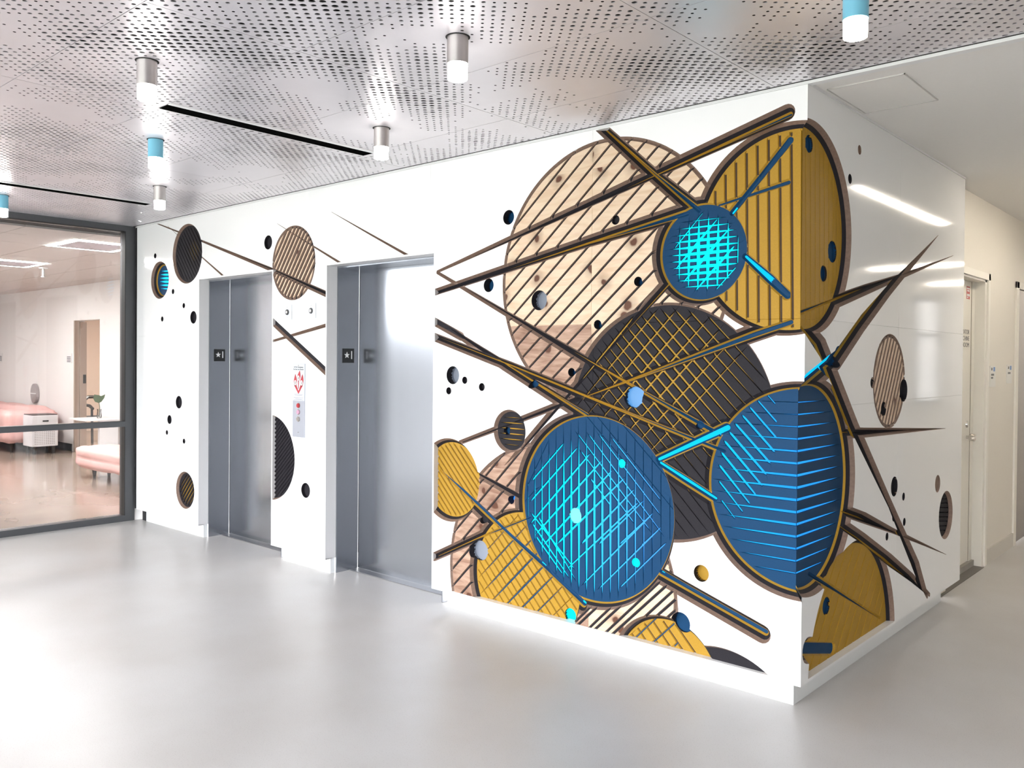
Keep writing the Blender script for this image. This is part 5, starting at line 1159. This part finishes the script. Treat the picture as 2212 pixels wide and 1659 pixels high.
b.build('flame_symbol', RED, n_)
b = MB()
for cx, cz in ((-3.716, 1.362), (-3.755, 1.328), (-3.677, 1.328)):
    b.prism([(cx + .0125 * math.cos(a * PI / 8), cz + .019 * math.sin(a * PI / 8)) for a in range(16)], -.0095, -.0080)
b.build('pictogram_disc', SIGN_WHITE, n_)
b = MB()
for cx, cz in ((-3.716, 1.362), (-3.755, 1.328), (-3.677, 1.328)):
    b.prism([(cx - .003, cz - .010), (cx + .004, cz - .009), (cx + .002, cz + .011), (cx - .002, cz + .010)], -.0100, -.0090)
b.build('pictogram', SIGN_BLACK, n_)
b = MB()
for i, (z, wd) in enumerate(((1.245, .050), (1.237, .044), (1.222, .058), (1.212, .040), (1.206, .060))):
    b.box(-3.717 - wd, -3.717 + wd, -.0073, -.0067, z - .0018, z + .0018)
b.build('small_print', mat('grey_print', (.30, .30, .34), .5), n_)
for z, q, nm in ((1.165, RED, 'fire_button'), (1.118, mat('pink_button', (.55, .30, .42), .4), 'call_button'), (1.068, CHROME, 'key_switch')):
    o = MB().tube((-3.717, -.004, z), (-3.717, -.014, z), .0165, .0155, 20).build(nm, q, t)
    MB().tube((-3.717, -.004, z), (-3.717, -.008, z), .020, .020, 20).build('ring', CHROME, o)
b = MB()
b.tube((-3.717, -.004, .973), (-3.717, -.009, .973), .004, .004, 8); b.tube((-3.717, -.004, 1.452), (-3.717, -.009, 1.452), .004, .004, 8)
b.build('screw', CHROME, t)
for x, z, lab in ((-3.865, 1.838, 'left of two small white key switch plates under the wooden disc'), (-3.572, 1.839, 'right of two small white key switch plates under the wooden disc')):
    t = thing('key_switch_plate', lab, 'switch', (x, 0, z), 'key switch plates between the elevators')
    MB().box(x - .053, x + .053, -.005, .001, z - .054, z + .054).build('plate', mat('white_metal_plate', (.60, .63, .69), .3), t, bevel=.0015)
    o = MB().tube((x, -.004, z), (x, -.010, z), .021, .020, 20).build('lock_ring', SIGN_BLACK, t)
    MB().tube((x, -.009, z), (x, -.014, z), .011, .010, 16).build('lock_barrel', CHROME, o)
    b = MB()
    for dz in (-.037, .037): b.tube((x, -.004, z + dz), (x, -.007, z + dz), .0038, .0038, 8)
    b.build('screw', HINGE, t)

# ------------------------------------------------------------------ right corridor: doors and plates
d1 = bpy.data.objects.new('door_1', None); COL.objects.link(d1); d1.location = (RX, 2.95, 0); d1['kind'] = 'structure'
OFFW = add_noise(mat('cream_door_enamel', (.84, .80, .72), .35), 30, .02)
MB().box(-.215, -.173, 2.47, 3.392, .05, 2.105).build('door_leaf', OFFW, d1)
b = MB()
b.box(-.215, RX + .0005, 3.470, 3.520, 0, 2.125); b.box(-.215, -.168, 3.395, 3.475, 0, 2.125); b.box(-.215, RX + .0005, 2.45, 3.52, 2.108, 2.126)
b.build('frame', OFFW, d1)
b = MB(); b.box(RX - .001, RX + .014, 3.516, 3.570, 0, 2.172); b.box(RX - .001, RX + .014, 2.45, 3.570, 2.122, 2.172)
b.build('casing', OFFW, d1, bevel=.002)
MB().box(-.1755, -.172, 3.390, 3.397, .05, 2.105).build('gap', mat('brown_gap', (.10, .06, .02), .7), d1)
MB().box(-.215, -.150, 2.47, 3.47, .0, .046).build('curb', mat('grey_curb', (.33, .31, .28), .6), d1)
MB().box(-.15, RX + .02, 2.28, 3.465, .0003, .004).build('threshold', mat('grey_threshold', (.16, .145, .13), .6), d1)
hd = MB().tube((-.172, 3.305, .968), (-.118, 3.305, .968), .012, .012, 14)
hd.path([(-.118, 3.305, .968), (-.112, 3.24, .968), (-.115, 3.17, .968)], .011, 12)
hd.path([(-.118, 3.305, .968), (-.150, 3.31, .968)], .026, 18)
hd.build('lever_handle', CHROME, d1, smooth=True)
MB().tube((-.174, 3.305, 1.062), (-.160, 3.305, 1.062), .026, .022, 18).build('deadbolt', CHROME, d1, smooth=True)
sg = MB().box(-.1735, -.1715, 3.00, 3.345, 1.607, 1.757).build('room_sign', mat('sign_ivory', (.80, .76, .68), .4), d1)
for i, s_ in enumerate(('ELEVATOR', 'MACHINE', 'ROOM')):
    text('lettering', s_, .046, SIGN_BLACK, (-.1708, 3.338, 1.733 - i * .047), (PI / 2, 0, PI / 2), sg, .0003, 'RIGHT', 1.25)
lb = MB().box(-.1735, -.1718, 3.255, 3.345, 1.975, 2.068).build('warning_label', mat('label_red', (.55, .10, .10), .4), d1)
b = MB()
for q in ((3.262, 3.338, 2.046, 2.056), (3.270, 3.330, 2.030, 2.040), (3.262, 3.338, 1.995, 2.012), (3.262, 3.300, 1.982, 1.990)): b.box(-.172, -.1712, *q)
b.build('print', SIGN_WHITE, lb)
d2 = bpy.data.objects.new('door_2', None); COL.objects.link(d2); d2.location = (RX, 4.95, 0); d2['kind'] = 'structure'
b = MB(); b.box(RX - .15, RX + .014, 4.450, 4.535, 0, 2.185); b.box(RX - .15, RX + .014, 4.450, 5.47, 2.13, 2.185); b.box(RX - .15, RX + .014, 5.39, 5.47, 0, 2.185)
b.build('frame', OFFW, d2, bevel=.002)
MB().box(RX - .045, RX - .002, 4.542, 5.385, .012, 2.126).build('door_leaf', brushed('grey_door_metal', (.33, .31, .30), .38, (4, 4, 4)), d2)
for z in (1.88, 1.10, .32):
    h = MB().tube((RX + .004, 4.538, z - .05), (RX + .004, 4.538, z + .05), .008, .008, 10)
    h.box(RX - .003, RX + .002, 4.538, 4.575, z - .05, z + .05)
    h.build('hinge', HINGE, d2)
for y, z0, z1, lab in ((3.712, 1.33, 1.49, 'white wall plate with small black and blue marks nearest the machine room door'), (4.255, 1.35, 1.50, 'white wall plate with small black and blue marks nearest the grey door')):
    t = thing('wall_control_plate', lab, 'switch', (RX, y, (z0 + z1) / 2), 'white wall plates between the corridor doors')
    MB().box(RX - .001, RX + .006, y - .085, y + .085, z0, z1).build('plate', mat('plate_white', (.80, .78, .74), .4), t, bevel=.001)
    b = MB(); b.box(RX + .0055, RX + .007, y - .055, y - .02, z1 - .035, z1 - .015)
    b.box(RX + .0055, RX + .007, y - .055, y + .03, z1 - .075, z1 - .060)
    if z0 < 1.34: b.box(RX + .0055, RX + .007, y - .055, y + .0, z1 - .098, z1 - .084)
    b.build('mark', SIGN_BLACK, t)
    MB().box(RX + .0055, RX + .007, y + .010, y + .060, z1 - .042, z1 - .010).build('blue_mark', mat('mark_blue', (.03, .16, .45), .4), t)

# ------------------------------------------------------------------ glazed wall on the left
GX = -6.33
sf = bpy.data.objects.new('window_1', None); COL.objects.link(sf); sf.location = (GX, -1.6, 0); sf['kind'] = 'structure'
def fr(name, *q):
    return MB().box(*q).build(name, STEEL_FRAME, sf)
fr('mullion', GX - .11, GX, -.085, .004, 0, 2.70)
fr('mullion', GX - .11, GX, -1.94, -1.86, 0, 2.70)
fr('top_rail', GX - .11, GX, -1.86, -.085, 2.648, 2.70)
fr('bottom_rail', GX - .11, GX, -1.86, -.085, 0, .055)
fr('transom', GX - .11, GX, -1.86, -.085, .866, .914)
MB().box(GX, GX + .042, .006, .016, 0.11, 2.69).build('gasket', BLACK_GASKET, sf)
for y0, y1 in ((-1.855, -.09),):
    for z0, z1 in ((.06, .860), (.920, 2.640)):
        MB().box(GX - .062, GX - .052, y0, y1, z0, z1).build('glass_pane', GLASS, sf)
b = MB()
b.box(GX - .062, GX + .002, -.0905, -.0855, .055, .866); b.box(GX - .062, GX + .002, -.0905, -.0855, .914, 2.648)
b.box(GX - .062, GX + .002, -1.86, -.0905, 2.643, 2.648); b.box(GX - .062, GX + .002, -1.86, -.0905, .914, .9165)
b.build('gasket', BLACK_GASKET, sf)

# ------------------------------------------------------------------ lounge behind the glass
LY, LZ = 1.93, 2.63
mb = MB(); mb.box(-18, -6.36, -2.0, 6, -.12, -.0005)
struct('floor.001', mb, LOUNGE_FLOOR)
mb = MB(); mb.box(-18, -6.44, -2.05, LY + .15, LZ + .02, LZ + .07)
lc = struct('ceiling.002', mb, PLENUM)
TILE = add_noise(mat('acoustic_tile', (.60, .55, .53), .9), 80, .04)
tm_ = None
for i in range(9):
    for j in range(7):
        x0 = -17.6 + i * 1.22; y0 = -2.04 + j * .61
        x1 = min(x0 + 1.214, -6.46); y1 = min(y0 + .604, LY)
        if x1 - x0 < .1 or y1 - y0 < .05: continue
        MB().box(x0, x1, y0, y1, LZ, LZ + .018).build('ceiling_tile', TILE, lc)
DX0, DX1, DZ = -12.66, -11.74, 2.075
mb = MB()
mb.box(-18, DX0, LY, LY + .15, 0, LZ + .05); mb.box(DX1, -6.34, LY, LY + .15, 0, LZ + .05); mb.box(DX0, DX1, LY, LY + .15, DZ, LZ + .05)
LWALL = mat('lounge_white_paint', (.86, .84, .83), .6)
struct('wall_lounge', mb, LWALL)
mb = MB(); mb.box(-18.1, -18, -2.05, 6, 0, 2.7); struct('wall_lounge_west', mb, LWALL)
mb = MB(); mb.box(-18, -6.4, -2.15, -2.05, 0, 2.7); struct('wall_lounge_south', mb, LWALL)
mb = MB(); mb.box(-6.44, -6.34, .004, LY, 0, 2.75); struct('wall_lounge_east', mb, LWALL)
mb = MB(); mb.box(-17, DX0 - .10, LY - .014, LY, 0, .115)
struct('baseboard_lounge', mb, BLACKBASE)
d3 = bpy.data.objects.new('door_3', None); COL.objects.link(d3); d3.location = (DX0, LY, 0); d3['kind'] = 'structure'
JAMB = add_noise(mat('taupe_door_frame', (.40, .32, .27), .5), 40, .05)
b = MB(); b.box(DX0 - .02, DX0 + .02, LY - .012, LY + .06, 0, DZ); b.box(DX0 - .02, DX0 + .035, LY + .065, LY + .165, 0, DZ - .02)
b.build('jamb', JAMB, d3)
b = MB(); b.box(DX0 + .034, DX0 + .038, LY + .11, LY + .155, 1.08, 1.22); b.build('strike_plate', SIGN_BLACK, d3)
# room beyond the doorway
BEY = mat('warm_wall_paint', (.78, .66, .58), .7)
mb = MB(); mb.box(-16.5, -9.5, 4.6, 4.7, 0, 2.6); mb.box(-16.6, -16.5, LY + .15, 4.7, 0, 2.6); mb.box(-9.5, -9.4, LY + .15, 4.7, 0, 2.6)
struct('wall_back_room', mb, BEY)
mb = MB(); mb.box(-16.6, -9.4, LY + .15, 4.7, 2.6, 2.7); struct('ceiling.003', mb, BEY)

def office_light(cx, cy, w_, h_, z, lab, m=None):
    t = thing('recessed_ring_light', lab, 'light', (cx, cy, z), 'rectangular ring lights on the lounge ceiling')
    b = MB(); s = .055
    b.box(cx - w_ / 2, cx + w_ / 2, cy - h_ / 2, cy - h_ / 2 + s, z - .005, z - .001); b.box(cx - w_ / 2, cx + w_ / 2, cy + h_ / 2 - s, cy + h_ / 2, z - .005, z - .001)
    b.box(cx - w_ / 2, cx - w_ / 2 + s, cy - h_ / 2 + s, cy + h_ / 2 - s, z - .005, z - .001); b.box(cx + w_ / 2 - s, cx + w_ / 2, cy - h_ / 2 + s, cy + h_ / 2 - s, z - .005, z - .001)
    b.build('diffuser', m or OFFICE_LIGHT, t)
    MB().box(cx - w_ / 2 + s, cx + w_ / 2 - s, cy - h_ / 2 + s, cy + h_ / 2 - s, z - .009, z - .001).build('centre_panel', mat('light_centre', (.6, .55, .6), .6), t)
office_light(-7.46, .10, .72, .66, LZ, 'nearest bright rectangular ring light on the lounge ceiling behind the glass')
office_light(-9.95, .15, .72, .56, LZ, 'second bright rectangular ring light on the lounge ceiling, cut by the picture edge')
office_light(-12.4, .15, .72, .56, LZ, 'third rectangular ring light deep in the lounge')
office_light(-15., -.9, .72, .56, LZ, 'farthest rectangular ring light on the lounge ceiling')
office_light(-8.6, -1.3, .72, .56, LZ, 'rectangular ring light over the near side of the lounge')
office_light(-13.2, 3.2, .72, .56, 2.6, 'unseen ring light added to brighten the room beyond the doorway', mat('added_light_diffuser', (.9, .9, .9), .5, emit=(1., .90, .80), estr=260.))  # unseen lamp, added so the room behind the doorway looks lit
t = thing('fire_sprinkler', 'small sprinkler head hanging from the lounge ceiling below the ring light', 'sprinkler', (-10.2, .59, LZ))
MB().lathe((-10.2, .59, LZ - .012), [(.05, 0), (.055, .012)], 16).build('flange', SIGN_WHITE, t)
b = MB(); b.tube((-10.2, .59, LZ - .11), (-10.2, .59, LZ - .01), .018, .014, 10); b.tube((-10.2, .59, LZ - .118), (-10.2, .59, LZ - .11), .03, .03, 12)
b.build('head', HINGE, t)

def quilted(name, x0, x1, y0, y1, z0, z1, nx, ny, nz, parent, m, amp=.018, rnd=.06):
    """padded block with stitched channels"""
    bm = bmesh.new()
    bmesh.ops.create_cube(bm, size=1.)
    bmesh.ops.subdivide_edges(bm, edges=bm.edges, cuts=15, use_grid_fill=True)
    cx, cy, cz = (x0 + x1) / 2, (y0 + y1) / 2, (z0 + z1) / 2
    hx, hy, hz = (x1 - x0) / 2, (y1 - y0) / 2, (z1 - z0) / 2
    off = parent_loc(parent)
    for v in bm.verts:
        n = v.co * 2
        p = Vector((n.x * hx, n.y * hy, n.z * hz))
        q = Vector((max(-hx + rnd, min(hx - rnd, p.x)), max(-hy + rnd, min(hy - rnd, p.y)), max(-hz + rnd, min(hz - rnd, p.z))))
        d = p - q
        if d.length > 1e-6:
            dn = d.normalized()
            p = q + dn * rnd
            fx = abs(math.sin((n.x + 1) / 2 * PI * nx)) ** .5 if nx else 1
            fy = abs(math.sin((n.y + 1) / 2 * PI * ny)) ** .5 if ny else 1
            fz = abs(math.sin((n.z + 1) / 2 * PI * nz)) ** .5 if nz else 1
            if abs(dn.y) > .6: k = fx * fz
            elif abs(dn.x) > .6: k = fy * fz
            else: k = fx * fy
            p += dn * amp * (k - 1)
        v.co = p + Vector((cx, cy, cz)) - off
    for f in bm.faces: f.smooth = True
    me = bpy.data.meshes.new(name); bm.to_mesh(me); bm.free()
    me.materials.append(m)
    o = bpy.data.objects.new(name, me); COL.objects.link(o); o.parent = parent
    return o
t = thing('ottoman', 'pink tufted ottoman bench on short dark legs beside the glass corner', 'ottoman', (-9.2, 1.1, 0))
quilted('cushion', -9.74, -7.6, .765, 1.245, .115, .40, 14, 3, 2, t, PINK, .022, .07)
for x, y in ((-9.45, .92), (-7.9, .92), (-9.45, 1.1), (-7.9, 1.1)):
    MB().tube((x, y, 0), (x, y, .13), .016, .032, 12).build('leg', BROWN_LEG, t)
t = thing('throw_cushion', 'small navy cushion on the pink ottoman at the glass frame', 'cushion', (-8.1, 1.0, .42))
quilted('cover', -8.62, -8.22, .98, 1.12, .404, .57, 0, 0, 0, t, NAVY_CLOTH, .0, .07)
t = thing('sofa', 'pink tufted lounge sofa against the white wall behind the air purifier', 'sofa', (-15, 1.4, 0))
quilted('seat', -17.2, -13.7, .98, 1.75, .14, .42, 10, 3, 2, t, PINK, .02, .06)
quilted('backrest', -17.2, -13.25, 1.45, 1.86, .14, .70, 12, 2, 3, t, PINK, .02, .09)
quilted('arm', -13.80, -13.03, 1.05, 1.86, .14, .66, 2, 4, 2, t, PINK, .015, .12)
for x, y in ((-13.2, 1.2), (-13.2, 1.75), (-17., 1.1), (-17., 1.75)):
    MB().tube((x, y, 0), (x, y, .15), .016, .03, 10).build('leg', BROWN_LEG, t)
t = thing('air_purifier', 'white boxy air purifier with perforated front and dark top in front of the sofa', 'air purifier', (-12.9, 1.1, 0))
PX0, PX1, PY0, PY1, PZ0, PZ1 = -12.98, -12.6, 1.285, 1.66, .12, .60
body = MB().box(PX0, PX1, PY0, PY1, PZ0, PZ1).build('body', mat('appliance_white', (.76, .76, .79), .4), t, bevel=.012)
MB().box(PX0 + .01, PX1 - .01, PY0 + .01, PY1 - .01, PZ1 - .004, PZ1 + .012).build('top', mat('dark_brown_top', (.05, .03, .03), .4), t)
b = MB()
for i in range(11):
    for j in range(9):
        y = PY0 + .045 + i * .027; z = PZ0 + .04 + j * .026
        b.box(PX1 - .002, PX1 + .002, y - .006, y + .006, z - .006, z + .006)
o = b.build('perforation', mat('grey_perforation', (.30, .29, .29), .6), t); o['kind'] = 'stuff'
MB().box(PX1 - .001, PX1 + .006, PY0 + .15, PY0 + .235, PZ1 - .10, PZ1 - .078).build('handle', SIGN_BLACK, t)
for x, y in ((PX0 + .05, PY0 + .05), (PX1 - .05, PY0 + .05), (PX0 + .05, PY1 - .05), (PX1 - .05, PY1 - .05)):
    MB().tube((x, y, 0), (x, y, .13), .026, .026, 10).build('leg', SIGN_BLACK, t)
t = thing('side_table', 'white side table carrying a vase in front of the lounge doorway', 'table', (-11.1, 1.55, 0))
TW = mat('white_lacquer', (.84, .83, .84), .3)
MB().box(-11.42, -10.86, 1.37, 1.88, .60, .622).build('tabletop', TW, t, bevel=.004)
MB().box(-11.0, -10.94, 1.60, 1.86, 0, .60).build('leg', TW, t)
t = thing('vase', 'small clear glass vase on the white side table', 'vase', (-11.1, 1.66, .622))
MB().lathe((-11.1, 1.66, .622), [(.026, 0), (.034, .03), (.024, .10), (.030, .13), (.028, .13), (.022, .10), (.032, .03), (.024, .004)], 16).build('body', GLASS, t, smooth=True)
t = thing('leaf_stem', 'single green leaf stem standing in the glass vase', 'plant', (-11.1, 1.66, .65))
MB().path([(-11.1, 1.66, .632), (-11.095, 1.665, .78), (-11.09, 1.65, .86)], .005, 6).build('stem', LEAF, t)
bm = bmesh.new()
P = [(0, 0), (-.05, .02), (-.075, .07), (-.06, .125), (-.01, .115), (.03, .10), (.085, .125), (.07, .07), (.035, .02)]
vs = [bm.verts.new((-11.09 + .03 * math.sin(6 * a), 1.65 + a, .84 + c)) for a, c in P]
bm.faces.new(vs); bmesh.ops.solidify(bm, geom=bm.faces, thickness=.004)
me = bpy.data.meshes.new('leaf'); bm.to_mesh(me); bm.free(); me.materials.append(LEAF)
o = bpy.data.objects.new('leaf', me); COL.objects.link(o); o.parent = t; o.location = -parent_loc(t)
t = thing('armchair', 'black wooden armchair standing in the room beyond the doorway', 'chair', (-14.1, 2.9, 0))
BW = mat('black_wood', (.018, .016, .018), .4)
cx, cy = -14.1, 2.95
MB().box(cx - .26, cx + .26, cy - .27, cy + .27, .40, .45).build('seat', mat('dark_seat', (.03, .03, .035), .7), t, bevel=.01)
for sy in (-1, 1):
    MB().path([(cx - .28, cy + sy * .28, .0), (cx - .26, cy + sy * .28, .62)], .022, 8).build('leg', BW, t)
    MB().path([(cx + .28, cy + sy * .28, .0), (cx + .26, cy + sy * .28, .62)], .022, 8).build('leg', BW, t)
    MB().path([(cx - .30, cy + sy * .29, .66), (cx - .05, cy + sy * .29, .66), (cx + .20, cy + sy * .29, .65), (cx + .30, cy + sy * .28, .60)], .026, 8).build('armrest', BW, t)
MB().path([(cx - .30, cy - .28, .62), (cx - .36, cy - .1, .78), (cx - .36, cy + .1, .78), (cx - .30, cy + .28, .62)], .028, 8).build('backrest', BW, t)
# small fixtures on the lounge wall
t = thing('wall_fixture', 'small grey oval dispenser on the white lounge wall above the air purifier', 'fixture', (-14.28, LY, .87))  # plain grey oval block with a white band on the wall
b = MB(); b.prism([(-14.28 + .14 * math.cos(a * PI / 10), .87 + .17 * math.sin(a * PI / 10)) for a in range(20)], LY - .05, LY)
b.build('body', mat('fixture_grey', (.30, .27, .27), .4), t, bevel=.01)
MB().box(-14.40, -14.16, LY - .056, LY - .048, .865, .88).build('band', SIGN_WHITE, t)
for x, lab in ((-12.88, 'white wall switch plate with dark print beside the lounge doorway'), (-16.03, 'white wall switch plate with dark print at the left picture edge')):
    t = thing('wall_switch_plate', lab, 'switch', (x, LY, 1.47), 'switch plates on the lounge wall')
    MB().box(x - .11, x + .11, LY - .008, LY, 1.40, 1.56).build('plate', SIGN_WHITE, t)
    b = MB()
    for z in (1.50, 1.475, 1.45, 1.425): b.box(x - .07, x + .075, LY - .010, LY - .0075, z - .008, z + .006)
    b.build('print', mat('grey_marks', (.16, .15, .17), .6), t)
